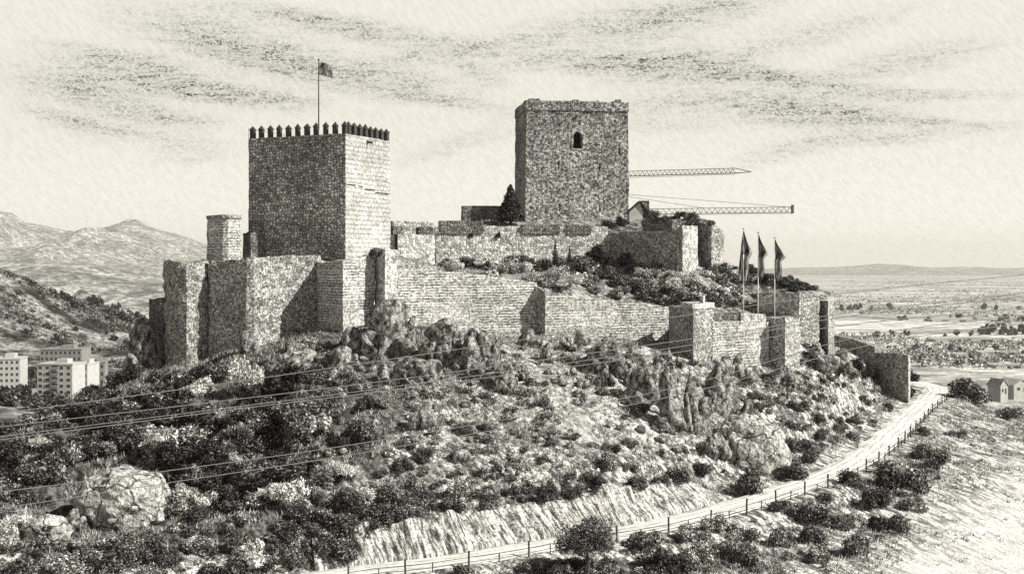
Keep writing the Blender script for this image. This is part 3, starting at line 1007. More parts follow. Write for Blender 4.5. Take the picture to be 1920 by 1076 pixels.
# front curtain
wall_thing('curtain_wall', 'long sunlit curtain wall of thin horizontal courses right of the pillar tower', 'wall',
           [(746, 196.5), (870, 201.3), (1006, 206.6)], 2.6, zz(650, 200), [zz(501, 196.5), zz(511, 201.3), zz(528, 206.6)], M['course'], seed=35, rag=.4)
wall_thing('wall_buttress', 'dark broken buttress where the curtain wall steps down', 'buttress',
           [(1001, 206.9), (1022, 203.9), (1025, 204.4)], 0, zz(660, 206), [zz(530, 207), zz(549, 204), zz(551, 204.5)], M['rubble'], seed=36, rag=.6, disp=.2)
wall_thing('curtain_wall', 'lower pale curtain wall running to the corner tower with the flat top', 'wall',
           [(1022, 204.2), (1140, 208.5), (1268, 214)], 2.6, zz(665, 206), [zz(550, 204.2), zz(560, 208.5), zz(576, 214)], M['course'], seed=37, rag=.5)
ct = empty('corner_tower', (*plan(1300, 195), zz(665, 194)))
tag(ct, 'front corner tower with flat top slab and a small block standing on it', 'tower')
cp = solid_poly([plan(1254, 205), plan(1300, 192), plan(1338, 197)])
under(masonry('tower_wall', cp, zz(700, 193), zz(577, 195), M['rubble'], seed=38, rag=.12, disp=.18), ct)
under(masonry('top_slab', solid_poly([plan(1275, 199), plan(1299, 191.6), plan(1340, 197)]), zz(577, 195) - .05, zz(568, 194), M['render'], seed=39, rag=.08, disp=.06), ct)
under(masonry('roof_block', [plan(1312, 196), plan(1319, 195), plan(1322, 196.4), plan(1315, 197.4)], zz(569, 195), zz(555, 195), M['render'], seed=40, rag=.05, disp=.04, step=.4), ct)
lw = empty('low_wall', (*plan(1390, 200), zz(690, 200)))
tag(lw, 'low lit wall below the three flags with a half dark half pale parapet', 'wall')
under(masonry('wall_face', wall_poly([plan(1336, 196.5), plan(1390, 200), plan(1442, 203.8)], 2.8), zz(720, 200), [zz(601, 199), zz(601, 201), zz(603, 203)] + [zz(603, 203), zz(601, 201), zz(601, 199)], M['course'], seed=41, rag=.25), lw)
under(masonry('parapet', wall_poly([plan(1338, 198), plan(1389, 201.4)], 1.2), zz(603, 200), zz(586, 200), M['darkstone'], seed=42, rag=.12), lw)
under(masonry('parapet', wall_poly([plan(1389.5, 201), plan(1436, 204.3)], 1.4), zz(603, 202), zz(589, 202), M['render'], seed=43, rag=.2), lw)
wall_thing('flanking_tower', 'square flanking tower under the three flags, dark on its left side', 'tower',
           [(1437, 205), (1472, 201.2), (1500, 206)], 0, zz(715, 200), [zz(597, 205), zz(594, 201.2), zz(597, 206)], M['rubble'], seed=44, rag=.3, disp=.15)
wall_thing('retaining_wall', 'shaded retaining wall directly behind the three flagpoles', 'wall',
           [(1396, 226), (1501, 211.5)], 4, zz(640, 218), [zz(549, 226), zz(550, 212)], M['rubble'], seed=45, rag=.3)
wall_thing('flanking_tower', 'tall lit tower at the right end of the wall behind the flags', 'tower',
           [(1499, 211.2), (1532, 217)], 8, zz(670, 213), [zz(549, 211.5), zz(551, 217)], M['render'], seed=46, rag=.35, disp=.12)
wall_thing('flanking_tower', 'small end tower farthest right, with a dark left side and narrow lit face', 'tower',
           [(1531, 223), (1553, 215.5), (1564, 220)], 0, zz(670, 217), [zz(564, 223), zz(562, 215.5), zz(565, 220)], M['rubble'], seed=47, rag=.3)
wall_thing('descending_wall', 'shaded wall sloping down from the end tower', 'wall',
           [(1548, 251), (1600, 247.5), (1641, 244)], 2.2, zz(740, 246), [zz(625, 251), zz(635, 247.5), zz(650, 244)], M['rubble'], seed=48, rag=.35)
wall_thing('roadside_wall', 'big shaded wall block beside the bend of the road', 'wall',
           [(1634, 245), (1703, 236.5), (1707, 239)], 0, zz(760, 240), [zz(659, 245), zz(664, 236.5), zz(665, 238)], M['rubble'], seed=49, rag=.3)

# upper enclosure
ub = empty('upper_block', (*plan(776, 232), zz(500, 232)))
tag(ub, 'pale upper wall block right of the battlemented tower, with dark parapet stones', 'wall')
under(masonry('wall_face', wall_poly([plan(736, 229), plan(740, 227.5), plan(816, 232)], 6), zz(520, 230), zz(439, 230), M['render'], seed=51, rag=.2), ub)
for a, b, dd in ((737, 757, 228.6), (785, 813, 231.2)):
    under(masonry('parapet_block', wall_poly([plan(a, dd), plan(b, dd + 1)], 1.8), zz(440, 230), zz(424, 230), M['darkstone'], seed=52 + a, rag=.2), ub)
under(masonry('roof_edge', wall_poly([plan(736, 234.8), plan(813, 238)], 1.), zz(442, 236), zz(415, 236), M['render'], seed=53, rag=.3), ub)
under(MB().box((*plan(743, 227.2), zz(462, 227)), (.5, .4, 4.6)).build('drain', M['dark']), ub)
uw = empty('upper_wall', (*plan(980, 241), zz(495, 241)))
tag(uw, 'long pale upper curtain wall below the keep, with dark parapet blocks and two painted wedge shadows', 'wall')
upoly = [(818, 238), (980, 240), (1142, 243.5)]
under(masonry('wall_face', wall_poly([plan(*p) for p in upoly], 3), zz(520, 240), zz(437, 240), M['render'], seed=54, rag=.25), uw)
for a, b, top in ((823, 906, 415), (980, 1050, 420), (1064, 1108, 421)):
    d_ = np.interp(a, [818, 980, 1142], [238, 240, 243.5]) - .3
    d2 = np.interp(b, [818, 980, 1142], [238, 240, 243.5]) - .3
    under(masonry('parapet_block', wall_poly([plan(a, d_), plan(b, d2)], 1.6), zz(438, 240), zz(top, 240), M['darkstone'], seed=a, rag=.25), uw)  # darker stone than the parapet blocks between
for a, b, top in ((907, 979, 424), (1050.5, 1063.5, 424), (1108.5, 1140, 423)):
    d_ = np.interp(a, [818, 980, 1142], [238, 240, 243.5]) + .3
    d2 = np.interp(b, [818, 980, 1142], [238, 240, 243.5]) + .3
    under(masonry('parapet_block', wall_poly([plan(a, d_), plan(b, d2)], 1.6), zz(438, 240), zz(top, 240), M['render'], seed=a, rag=.3), uw)
for px in (882, 933):
    d_ = np.interp(px, [818, 980, 1142], [238, 240, 243.5])
    m = MB(); m.v = []
    x, y = plan(px, d_ - .25)
    z0, z1 = zz(445, 240), zz(433, 240)
    b = [(-.75, 0, z0), (.5, 0, z0), (.5, 0, z1), (-.75, .9, z0), (.5, .9, z0), (.5, .9, z1)]
    m.v = [(x + p[0], y + p[1], p[2]) for p in b]
    m.f = [(0, 1, 2), (3, 5, 4), (0, 3, 4, 1), (1, 4, 5, 2), (0, 2, 5, 3)]
    under(m.build('painted_shadow', M['dark']), uw)  # near black wedge put on the wall as a painted cast shadow
wall_thing('parapet_wall', 'dark low wall left of the keep behind the conical tree', 'wall',
           [(868, 262), (958, 264)], 2.5, 3., zz(386, 262), M['darkstone'], seed=57, rag=.15)
wall_thing('shaded_bastion', 'broad shaded upper bastion right of the long upper wall', 'wall',
           [(1138, 244), (1210, 235), (1281, 226), (1308, 231.5)], 6, zz(540, 230), [zz(437, 244), zz(432, 235), zz(430, 226), zz(432, 231)], M['rubble'], seed=58, rag=.5, disp=.25)
o = wall_thing('painted_lit_facing', 'pale sheet painted as sunlight on the right corner of the shaded upper bastion', 'wall',
           [(1274.5, 226.6), (1280, 225.4), (1308.5, 231)], 1.2, zz(540, 228), [zz(424, 227), zz(422, 225.4), zz(424, 231)], M['render'], seed=59, rag=.2, disp=.1)  # paler stone laid over the return, sunlight put into its colour
wall_thing('round_end_tower', 'weathered round ended tower at the right end of the upper castle', 'tower',
           [(1305, 237), (1334, 231.5), (1350, 233.5), (1358, 238)], 0, zz(540, 234), [zz(415, 237), zz(424, 231.5), zz(428, 233), zz(432, 238)], M['rubble'], seed=60, rag=.7, disp=.3)
wall_thing('rubble_bank', 'ragged overgrown rubble heap on top of the shaded upper bastion', 'ruin',
           [(1205, 240), (1260, 234), (1336, 239)], 5, zz(450, 236), [zz(412, 240), zz(408, 234), zz(408, 239)], M['darkstone'], seed=61, rag=1.3, disp=.5)
# hut beside the keep
hut = empty('stone_hut', (*plan(1200, 256), zz(408, 256)))
tag(hut, 'small gabled hut with pale end wall beside the foot of the keep', 'hut')
m = MB()
x0, x1 = plan(1180, 252)[0], plan(1205, 252)[0]
y0, y1 = 252., 257.
zb_, ze, zr = zz(430, 252), zz(398, 252), zz(378, 252)
xm = (x0 + x1) / 2 + .8
m.v = [(x0, y0, zb_), (x1, y0, zb_), (x1, y0, ze), (xm, y0, zr - .2), (x0, y0, ze), (x0, y1, zb_), (x1, y1, zb_), (x1, y1, ze), (xm, y1, zr - .2), (x0, y1, ze)]
m.f = [(0, 1, 2, 3, 4), (9, 8, 7, 6, 5), (1, 6, 7, 2), (5, 0, 4, 9), (2, 7, 8, 3), (4, 3, 8, 9)]
under(m.build('hut_wall', M['concrete']), hut)
m = MB()
def slab(m, a, b, y0, y1, th):
    k = len(m.v)
    for y in (y0, y1):
        m.v += [(a[0], y, a[1]), (b[0], y, b[1]), (b[0], y, b[1] + th), (a[0], y, a[1] + th)]
    m.f += [(k, k + 1, k + 2, k + 3), (k + 7, k + 6, k + 5, k + 4), (k, k + 4, k + 5, k + 1), (k + 1, k + 5, k + 6, k + 2), (k + 2, k + 6, k + 7, k + 3), (k + 3, k + 7, k + 4, k)]
slab(m, (x0 - .5, ze - .3), (xm - .01, zr - .1), y0 - .4, y1 + .3, .3)
slab(m, (xm + .01, zr - .1), (x1 + 1.6, ze - .6), y0 - .4, y1 + .3, .3)
under(m.build('roof', M['darkstone'] if False else M['wood']), hut)
under(masonry('chimney', [plan(1199, 252.5), plan(1218, 252.5), plan(1218, 254), plan(1199, 254)], zz(420, 252), zz(376, 252), M['darkstone'], seed=62, rag=.2, disp=.1, step=.5, batter=.03), hut)

# ruin at the far left foot of the bastion
wall_thing('ruined_wall', 'dark ruined wall stump at the far left edge of the castle', 'wall',
           [(279, 204), (306, 199)], 3, zz(690, 200), zz(559, 201), M['darkstone'], seed=63, rag=.6, disp=.3)

# ------------------------------------------------------------------ flags
def flagpole(px, py0, py1, d, r, label, flag_shape, mat_low, mat_up, fmat, split=None, group=None):
    x, y = plan(px, d)
    z0, z1 = zz(py1, d), zz(py0, d)
    root = empty('flagpole', (x, y, z0)); tag(root, label, 'flagpole', group)
    h = z1 - z0
    m = MB(); m.tube([(0, 0, -1.2), (0, 0, h)], r, 8, r * .7)
    p = m.build('pole', mat_low, root, smooth=True)
    m = MB(); m.box((0, 0, h + .08), (r * 2.6, r * 2.6, .16)); m.build('finial', mat_up, p)
    # cloth
    V, Fc = flag_shape(h)
    o = mesh_obj('flag', V, Fc, fmat, root, smooth=True)
    sm = o.modifiers.new('thick', 'SOLIDIFY'); sm.thickness = .02
    return root
def cloth_mat():
    m, t, bs = new_mat('flag cloth')
    tc = t.add('ShaderNodeTexCoord').outputs['Object']
    a = t.noise(t.mapping(tc, (1.4, 1, .35), (0, rad(25), 0)), 1.6, 3, .6)
    finish(t, bs, t.ramp(a, .38, .6, .03, .3))
    return m
M['flag'] = cloth_mat()
def waving(L, Wd, droop, sag=0.):
    def f(h):
        n, k = 18, 8
        V, Fc = [], []
        for i in range(n + 1):
            u = i / n
            for j in range(k + 1):
                v = j / k
                x = u * L * (1 - .12 * v)
                z = h - .25 - v * Wd * (1 - .12 * u) - droop * u ** 1.3 * (1 + .25 * v)
                y = .28 * math.sin(u * 7 + v * 1.5) * u ** .5 + .1 * math.sin(u * 15 + v * 4) * u
                x += .12 * math.sin(v * 5 + u * 3) * u
                V.append((x, y, z))
        for i in range(n):
            for j in range(k):
                a = i * (k + 1) + j
                Fc.append((a, a + 1, a + k + 2, a + k + 1))
        return V, Fc
    return f
def hanging(len_, spread, tail, back=0.):
    """a flag hanging limp from its pole in folds: widest below the top, tapering to a tail"""
    def f(h):
        n, k = 22, 14
        V, Fc = [], []
        for i in range(n + 1):
            v = i / n
            w = np.interp(v, [0, .12, .3, .42, .55, .8, 1.], [.04, .22, .65, 1., .55, .62, .45]) * spread
            x0 = -back * np.interp(v, [0, .2, 1], [0, .3, 1.])
            for j in range(k + 1):
                u = j / k
                x = x0 + (w - x0) * u
                y = .22 * math.sin(u * 13 + v * 2.5) * (u + .15) + .1 * math.sin(u * 23)
                z = h - .15 - v * len_ + tail * math.sin(u * math.pi * 1.2) * v
                V.append((x, y, z))
        for i in range(n):
            for j in range(k):
                a = i * (k + 1) + j
                Fc.append((a, a + 1, a + k + 2, a + k + 1))
        return V, Fc
    return f
C_, dl_, dr_, sl_, sr_, zt_ = LT
flagpole(597.5, 113, 232, 209.5, .11, 'tall dark flagpole flying one small flag above the battlemented tower', waving(2.55, 2.2, .75), M['poledark'], M['poledark'], M['flag'])
flagpole(1394, 430, 584, 201, .085, 'leftmost and tallest of the three flagpoles, with the longest limp flag', hanging(8.6, 1.55, .4, 1.0), M['polelight'], M['poledark'], M['flag'], group='three flagpoles by the right walls')
flagpole(1421.5, 437, 590, 202, .085, 'middle one of the three flagpoles above the low wall', hanging(7.3, 1.75, .35, .05), M['polelight'], M['poledark'], M['flag'], group='three flagpoles by the right walls')
flagpole(1452.5, 447, 592, 203, .085, 'rightmost and shortest of the three flagpoles, flag wrapped toward its pole', hanging(6.6, 2.0, .2, .0), M['polelight'], M['poledark'], M['flag'], group='three flagpoles by the right walls')

# ------------------------------------------------------------------ cranes beyond the castle
def crane(label, x_mast, d, zj, x_tip, slope, tip_pointed, top, zbase, jh=1.35):
    root = empty('tower_crane', (x_mast, d, zbase)); tag(root, label, 'crane')
    def lattice(m, a, b, h, w, n):
        a, b = Vector(a), Vector(b)
        up = Vector((0, 0, h)); sd = Vector((0, w / 2, 0))
        r = .09
        bl = [a + sd, b + sd]; br = [a - sd, b - sd]; tp = [a + up, b + up]
        for s in (bl, br, tp): m.tube(s, r, 5)
        for i in range(n):
            t0, t1 = i / n, (i + .5) / n
            t2 = (i + 1) / n
            for s in (bl, br):
                m.tube([s[0].lerp(s[1], t0), tp[0].lerp(tp[1], t1)], .055, 4)
                m.tube([tp[0].lerp(tp[1], t1), s[0].lerp(s[1], t2)], .055, 4)
            m.tube([bl[0].lerp(bl[1], t0), br[0].lerp(br[1], t0)], .07, 4)
    L = x_tip - x_mast
    jb = MB(); lattice(jb, (0, 0, zj - zbase), (L, 0, zj - zbase + slope), jh, 1.3, 34)
    if tip_pointed:
        e = Vector((L + 4.5, 0, zj - zbase + slope + .35))
        for s in ((L, .65, zj - zbase + slope), (L, -.65, zj - zbase + slope), (L, 0, zj - zbase + slope + jh)): jb.tube([s, e], .11, 5)
    else:
        jb.box((L, 0, zj - zbase + slope + jh * .6), (.5, 1.4, jh * 1.6))
    jb.build('jib', M['crane'], root)
    cb = MB(); lattice(cb, (-14, 0, zj - zbase), (0, 0, zj - zbase), jh, 1.3, 8); cb.build('counter_jib', M['crane'], root)
    MB().box((-12.5, 0, zj - zbase - .8), (3, 1.6, 1.5)).build('counterweight', M['concrete_grey'], root)
    ms = MB()
    for sx, sy in ((-.8, -.8), (.8, -.8), (.8, .8), (-.8, .8)):
        ms.tube([(sx, sy, 0), (sx, sy, zj - zbase + .5)], .12, 5)
    hN = int((zj - zbase) / 2)
    for i in range(hN):
        z0 = (zj - zbase) * i / hN; z1 = (zj - zbase) * (i + 1) / hN
        for (ax, ay, bx, by) in ((-.8, -.8, .8, -.8), (.8, -.8, .8, .8), (.8, .8, -.8, .8), (-.8, .8, -.8, -.8)):
            ms.tube([(ax, ay, z0), (bx, by, z1)], .06, 4)
    ms.build('mast', M['crane'], root)
    ap = MB()
    for sx, sy in ((-.7, -.7), (.7, -.7), (.7, .7), (-.7, .7)): ap.tube([(sx, sy, zj - zbase), (0, 0, zj - zbase + top)], .12, 5)
    ap.build('apex_frame', M['crane'], root)
    ty = MB()
    for fr in (.55, .98) if not tip_pointed else ():
        ty.tube([(0, 0, zj - zbase + top), (L * fr, 0, zj - zbase + slope * fr + jh)], .06, 5)
    ty.tube([(0, 0, zj - zbase + top), (-13, 0, zj - zbase + jh)], .06, 5)
    ty.build('tie_rods', M['crane'], root)
    hk = MB()
    tx = L * .28
    hk.tube([(tx - .1, 0, zj - zbase - .12), (L, 0, zj - zbase + slope - .35)], .05, 4)
    hk.build('trolley_rope', M['crane'], root)
    return root
d = 340.
crane('upper crane, its pointed lattice jib reaching out from behind the keep', plan(1090, d)[0], d, zz(333, d), plan(1378, d)[0], 1.2, True, 1.5, -40)
d = 352.
crane('lower crane with a blunt lattice jib and long stay behind the upper castle', plan(1120, d)[0], d, zz(403, d), plan(1486, d)[0], .75, False, 6.5, -40, jh=1.5)

# ------------------------------------------------------------------ overhead cables
def cable(pts, label, r=.03):
    P = catmull([at(*p) for p in pts], 16)
    m = MB(); m.tube([tuple(p) for p in P], r, 6)
    o = m.build('power_cable', M['wire'], smooth=True)
    tag(o, label, 'cable', 'overhead power cables crossing the hill')
cable([(-60, 783, 84.0), (240, 743, 85.5), (480, 710, 86.6), (1000, 634, 89.1), (1540, 555, 91.8), (1920, 515, 93.6), (2000, 507, 94.0)], 'topmost overhead cable, alone above the others')
cable([(-60, 807, 84.0), (430, 750, 86.4), (860, 696, 88.5), (1400, 620, 91.1), (1570, 589, 91.9), (1920, 549, 93.6), (2000, 540, 94.0)], 'second overhead cable from the top, upper one of the close pair at the right edge')
cable([(-60, 826, 84.0), (430, 764, 86.4), (760, 722, 88.0), (1300, 646, 90.6), (1570, 596, 91.9), (1920, 555.5, 93.6), (2000, 546, 94.0)], 'third overhead cable from the top, lower one of the close pair at the right edge')
cable([(-60, 832, 84.0), (430, 768.5, 86.4), (760, 728, 88.0), (1300, 656, 90.6), (1590, 609, 92.0), (1920, 577, 93.6), (2000, 569, 94.0)], 'fourth overhead cable from the top, close under the third at the left edge')
cable([(-60, 929, 84.0), (300, 884, 85.7), (700, 827, 87.7), (1250, 730, 90.4), (1600, 634, 92.1), (1920, 590, 93.6), (2000, 580, 94.0)], 'fifth overhead cable from the top, passing just over the big boulder')
cable([(-60, 962, 84.0), (300, 907, 85.7), (700, 845, 87.7), (1250, 745, 90.4), (1640, 645, 92.3), (1920, 607, 93.6), (2000, 598, 94.0)], 'lowest overhead cable, crossing the face of the big boulder')

# ------------------------------------------------------------------ roadside fence
fence = empty('roadside_fence', tuple(RC[0]))
tag(fence, 'post and wire fence along the valley side of the pale road', 'fence')
i0 = int(np.argmin(np.abs(rpx[:250] - 640)))
fo = -(HALF + .55)
def fpt(s):
    c, n, _ = at_s(s, 0)
    return np.array([c[0] + n[0] * fo, c[1] + n[1] * fo, c[2] - .1])
s, k = i0 * .6, 0
posts = []
s_end = float(np.interp(246, RC[:len(RC) - 60, 1], np.arange(len(RC) - 60) * .6))
while s < s_end and len(posts) < 60:
    tall = k % 2 == 0
    p = fpt(s)
    h = (1.5 if tall else 1.0) * random.uniform(.88, 1.12)
    m = MB(); w_ = .10 if tall else .065
    m.box((p[0], p[1], p[2] + h / 2 - .2), (w_ * 1.6, w_ * 1.6, h + .4), rz=random.uniform(0, .8))
    lean_ = random.uniform(-.06, .06)
    m.v = [(x + (z - p[2]) * lean_, y, z) for x, y, z in m.v]
    po = under(m.build('post', M['wood']), fence)
    if tall: MB().box((p[0] + h * lean_, p[1], p[2] + h + .05), (w_ * 2., w_ * 2., .08), rz=.4).build('post_cap', M['wood'], po)
    posts.append((s, p, h)); s += random.uniform(2.6, 3.4); k += 1
for hh in (.45, .95):
    m = MB()
    m.tube([tuple(p + np.array([0, 0, hh + .05 * math.sin(i * 2.)])) for i, (s, p, h) in enumerate(posts)], .04, 5)
    under(m.build('wire', M['wood']), fence)

# ------------------------------------------------------------------ rocks
def rock_mesh(seed, sx, sy, sz, sub=4, lean=0., rough=.28, facet=.5):
    bm = bmesh.new()
    bmesh.ops.create_icosphere(bm, subdivisions=sub, radius=1)
    P = np.array([v.co for v in bm.verts])
    n = P.copy()
    rr = 1 + rough * ridged(P * 1.1 + seed, seed, 4) * .55 + .12 * fbm(P * 3 + seed * 2., seed + 3, 3)
    # planes chip flat faces off it
    rg = np.random.default_rng(seed)
    for _ in range(int(9 * facet * 2)):
        a = rg.normal(size=3); a /= np.linalg.norm(a)
        lim = rg.uniform(.72, .95)
        dt = (n @ a) * rr
        k = dt > lim
        rr[k] = rr[k] * (1 - .8 * (dt[k] - lim) / dt[k])
    P = n * rr[:, None] * np.array([sx, sy, sz])
    P[:, 0] += lean * P[:, 2]
    for v, p in zip(bm.verts, P): v.co = p
    me = bpy.data.meshes.new('rock'); bm.to_mesh(me); bm.free()
    me.materials.append(M['rock'])
    return me
def crag_mesh(seed, w, h, dep, n, lean, spire=False, sub=3):
    rg = np.random.default_rng(seed)
    bm0 = bmesh.new(); bmesh.ops.create_icosphere(bm0, subdivisions=sub, radius=1)
    S = np.array([v.co for v in bm0.verts]); Fs = np.array([[v.index for v in f.verts] for f in bm0.faces]); bm0.free()
    VV, FF, off = [], [], 0
    tilt = rg.uniform(-.25, .1)
    for k in range(n):
        rr = np.ones(len(S))
        for _ in range(10):
            a = rg.normal(size=3) * np.array([1, 1, .6]); a /= np.linalg.norm(a)
            lim = rg.uniform(.42, .78)
            dt = S @ a
            kk = dt * rr > lim
            rr[kk] = lim / dt[kk]
        rr *= 1.15 + .07 * ridged(S * 2.2 + k * 7, seed + k, 3) * .5
        f = 1. if k == 0 else rg.uniform(.35, .75)
        sx = w * (.34 if k == 0 else rg.uniform(.16, .3)); sz = h * (.62 if k == 0 else .62 * f); sy = sx * dep * 1.2
        if spire: sx *= 1.1
        P = S * rr[:, None] * np.array([sx, sy, sz])
        # bedding: tilted layers that stick out or lie back
        bd = np.array([rg.uniform(.45, .75), rg.uniform(-.2, .2), .75]); bd /= np.linalg.norm(bd)
        th = rg.uniform(.35, .6)
        lay = np.floor((P @ bd) / th + .25 * vnoise(P * 1.5, seed + 9)).astype(np.int64)
        fl = .80 + .34 * hash3(lay, lay * 0 + k, lay * 0, seed)
        crk = np.floor((P[:, 0] * .8 - P[:, 2] * .35) / (th * 2.2) + .2 * vnoise(P * 2., seed + 2)).astype(np.int64)
        fl = fl * (.9 + .2 * hash3(crk, crk * 0 + k, crk * 0 + 4, seed))
        P[:, :2] *= fl[:, None]
        q = tilt + rg.uniform(-.2, .2)
        P[:, 0], P[:, 2] = P[:, 0] * math.cos(q) + P[:, 2] * math.sin(q), -P[:, 0] * math.sin(q) + P[:, 2] * math.cos(q)
        cx = 0 if k == 0 else rg.uniform(-.38, .38) * w
        P += np.array([cx + lean * 0, rg.uniform(-.3, .25) * w * dep - (.1 * w if k else 0), sz * .55 - h * .12])
        P[:, 0] += -lean * P[:, 2] * .6
        VV.append(P); FF.append(Fs + off); off += len(S)
    V = np.concatenate(VV)
    V += .03 * w * .4 * np.stack([vnoise(V * 1.3, 3), vnoise(V * 1.3, 4), vnoise(V * 1.3, 5)], 1)
    o = quad_obj('rock', V, np.concatenate(FF), M['rock']); me = o.data; bpy.data.objects.remove(o)
    return me
def rock(px, py, w, h, label, seed, name='rock', depth=.8, lean=0., d=None, group=None, sub=4, rough=.28, rz=0., facet=.5, cat='rock'):
    """px, py: foot of the rock in the picture; w, h: size in pixels"""
    g = ground_at(px, py) if d is None else at(px, py, d)
    if g is None: return
    m_ = g[1] / F
    W, Hh = w * m_, h * m_
    rnd = rough < .23
    if rnd:
        me = rock_mesh(seed, W / 2, W / 2 * depth, Hh * .56, sub, lean, rough, 0)
        me.materials[0] = M['rock_pale']
    else:
        me = crag_mesh(seed, W * 1.05, Hh * .95, depth, 3 if h > w * 1.6 else 6, lean, h > w * 1.6, 4 if w > 55 else 3)
    o = bpy.data.objects.new(name, me)
    o.location = (g[0], g[1] + W * .2 * depth, g[2] + (Hh * .34 if rnd else 0))
    o.rotation_euler = (0, 0, rz)
    link(o); tag(o, label, cat, group)
    return o
R_ = [
    (222, 986, 170, 112, 'huge rounded pale boulder cracked across its face among the lower left bushes', 101, .8, 0, .10),
    (85, 1020, 76, 58, 'squat boulder at the lower left, left of the huge one', 102, .8, 0, .18),
    (135, 995, 50, 58, 'upright narrow boulder squeezed between the squat one and the huge one', 103, .6, .1, .25),
    (728, 664, 112, 116, 'dark jagged crag at the foot of the narrow pillar tower', 104, .8, -.1, .4),
    (762, 655, 30, 70, 'thin slab of rock leaning on the dark crag under the pillar tower', 105, .6, -.25, .4),
    (826, 680, 86, 92, 'square blocky outcrop just left of the tall fin of rock', 106, .8, 0, .35),
    (880, 694, 84, 124, 'tall fin of rock in front of the long curtain wall', 107, .8, -.15, .42),
    (918, 700, 52, 74, 'sloping rock shoulder right of the tall fin', 108, .7, -.5, .4),
    (775, 716, 110, 70, 'broad dark outcrop below the crag, pale on its right flank', 109, .8, -.3, .4),
    (652, 662, 66, 62, 'rounded outcrop below the corner of the square bastion', 110, .8, -.2, .35),
    (560, 690, 130, 55, 'long pale broken outcrop on the slope under the bastion wall', 111, .6, -.2, .5),
    (640, 690, 70, 45, 'pale rubble outcrop right of the long broken one', 112, .7, -.2, .5),
    (470, 660, 60, 46, 'grey outcrop at the foot of the bastion wall corner', 113, .7, 0, .4),
    (795, 800, 54, 52, 'pale split rock alone in mid slope with a dark left side', 114, .7, -.2, .4),
    (985, 650, 90, 36, 'low dark ledge under the buttress of the curtain wall', 115, .6, -.3, .4),
    (945, 736, 56, 66, 'leaning slab of rock below the long curtain wall', 116, .6, -.45, .35),
    (1010, 760, 50, 40, 'small dark outcrop in the middle of the open slope', 117, .7, -.4, .35),
    (1135, 696, 110, 62, 'long rounded rock rib below the lower curtain wall', 118, .6, -.3, .3),
    (1200, 690, 44, 44, 'smooth round topped rock beside the long rib', 119, .8, 0, .2),
    (1232, 715, 46, 66, 'ragged pale outcrop left of the corner tower foot', 120, .7, -.1, .4),
    (1195, 755, 90, 74, 'dark hollow sided outcrop over the bare slope', 121, .7, -.3, .35),
    (1296, 808, 40, 125, 'tall pale standing spire of rock below the corner tower', 122, .6, -.06, .3),
    (1258, 805, 70, 120, 'dark crag left of the tall pale spire', 123, .8, 0, .4),
    (1342, 770, 70, 100, 'twisted crag right of the tall pale spire', 124, .7, -.1, .45),
    (1362, 700, 36, 46, 'pale pointed rock against the foot of the low wall', 125, .7, 0, .4),
    (1390, 710, 40, 50, 'dark pointed rock at the foot of the low wall', 126, .7, 0, .45),
    (1530, 690, 60, 50, 'rounded crag beneath the tower at the end of the flag wall', 127, .7, -.2, .4),
    (1418, 880, 120, 100, 'big domed rock above the road with a smooth pale right side', 128, .8, -.25, .22),
    (1345, 850, 60, 60, 'dark broken outcrop between the spire and the big domed rock', 129, .7, -.2, .4),
    (272, 712, 84, 130, 'black crag at the far left below the ruined wall stump', 130, .8, .1, .4),
    (221, 738, 70, 52, 'low black outcrop on the left skyline of the hill', 131, .8, .1, .4),
    (1470, 720, 50, 36, 'low outcrop under the flanking tower', 132, .7, -.2, .4),
    (1580, 690, 44, 40, 'small crag below the end tower', 133, .7, -.2, .4),
]
for px, py, w, h, lab, sd, dp, ln, ro in R_:
    rock(px, py, w, h, lab, sd, d={272: 196, 221: 188}.get(px), name='boulder' if 'boulder' in lab else 'rock_outcrop', depth=dp, lean=ln, sub=5 if w > 100 else 4, rough=ro, facet=.15 if ro < .23 else .6)
protos = [rock_mesh(300 + k, 1, .8, .75, 3, 0, .35, .6) for k in range(6)]
def scatter_rocks(n, poly, label, group, smin, smax):
    xs = [p[0] for p in poly]; ys = [p[1] for p in poly]
    k = 0
    while k < n:
        px, py = random.uniform(min(xs), max(xs)), random.uniform(min(ys), max(ys))
        if not inside(px, py, poly): continue
        g = ground_at(px, py)
        if g is None or inside(g[0], g[1]): continue
        o = bpy.data.objects.new('stone', random.choice(protos))
        s = random.uniform(smin, smax) * (1 if random.random() < .8 else 1.6)
        o.location = (g[0], g[1], g[2] + s * .2); o.scale = (s, s * random.uniform(.7, 1.1), s * random.uniform(.6, 1.2))
        o.rotation_euler = (random.uniform(-.3, .3), random.uniform(-.3, .3), random.uniform(0, 6))
        link(o); tag(o, label, 'stone', group); k += 1
CRAGS = [crag_mesh(800 + k, 2., 1.9, .8, 4, -.2, False, 3) for k in range(6)]
loose, protos = protos, CRAGS
scatter_rocks(34, [(690, 640), (800, 640), (1000, 640), (1240, 660), (1300, 680), (1300, 740), (1180, 760), (1000, 730), (860, 740), (700, 720)], 'broken grey rock in the outcrop belt under the curtain walls', 'rocks of the outcrop belt', .7, 1.5)
scatter_rocks(16, [(1300, 690), (1440, 705), (1580, 670), (1620, 700), (1480, 760), (1380, 800), (1310, 780)], 'broken grey rock under the walls below the three flags', 'rocks below the flag walls', .6, 1.3)
protos = loose
scatter_rocks(70, [(560, 690), (1000, 650), (1250, 700), (1360, 860), (900, 900), (640, 860)], 'grey stone lying on the open slope below the curtain walls', 'stones on the open slope', .35, .95)
scatter_rocks(40, [(1380, 720), (1560, 690), (1700, 740), (1600, 840), (1470, 880)], 'small stone on the slope between the flag walls and the road', 'stones above the road', .3, .7)
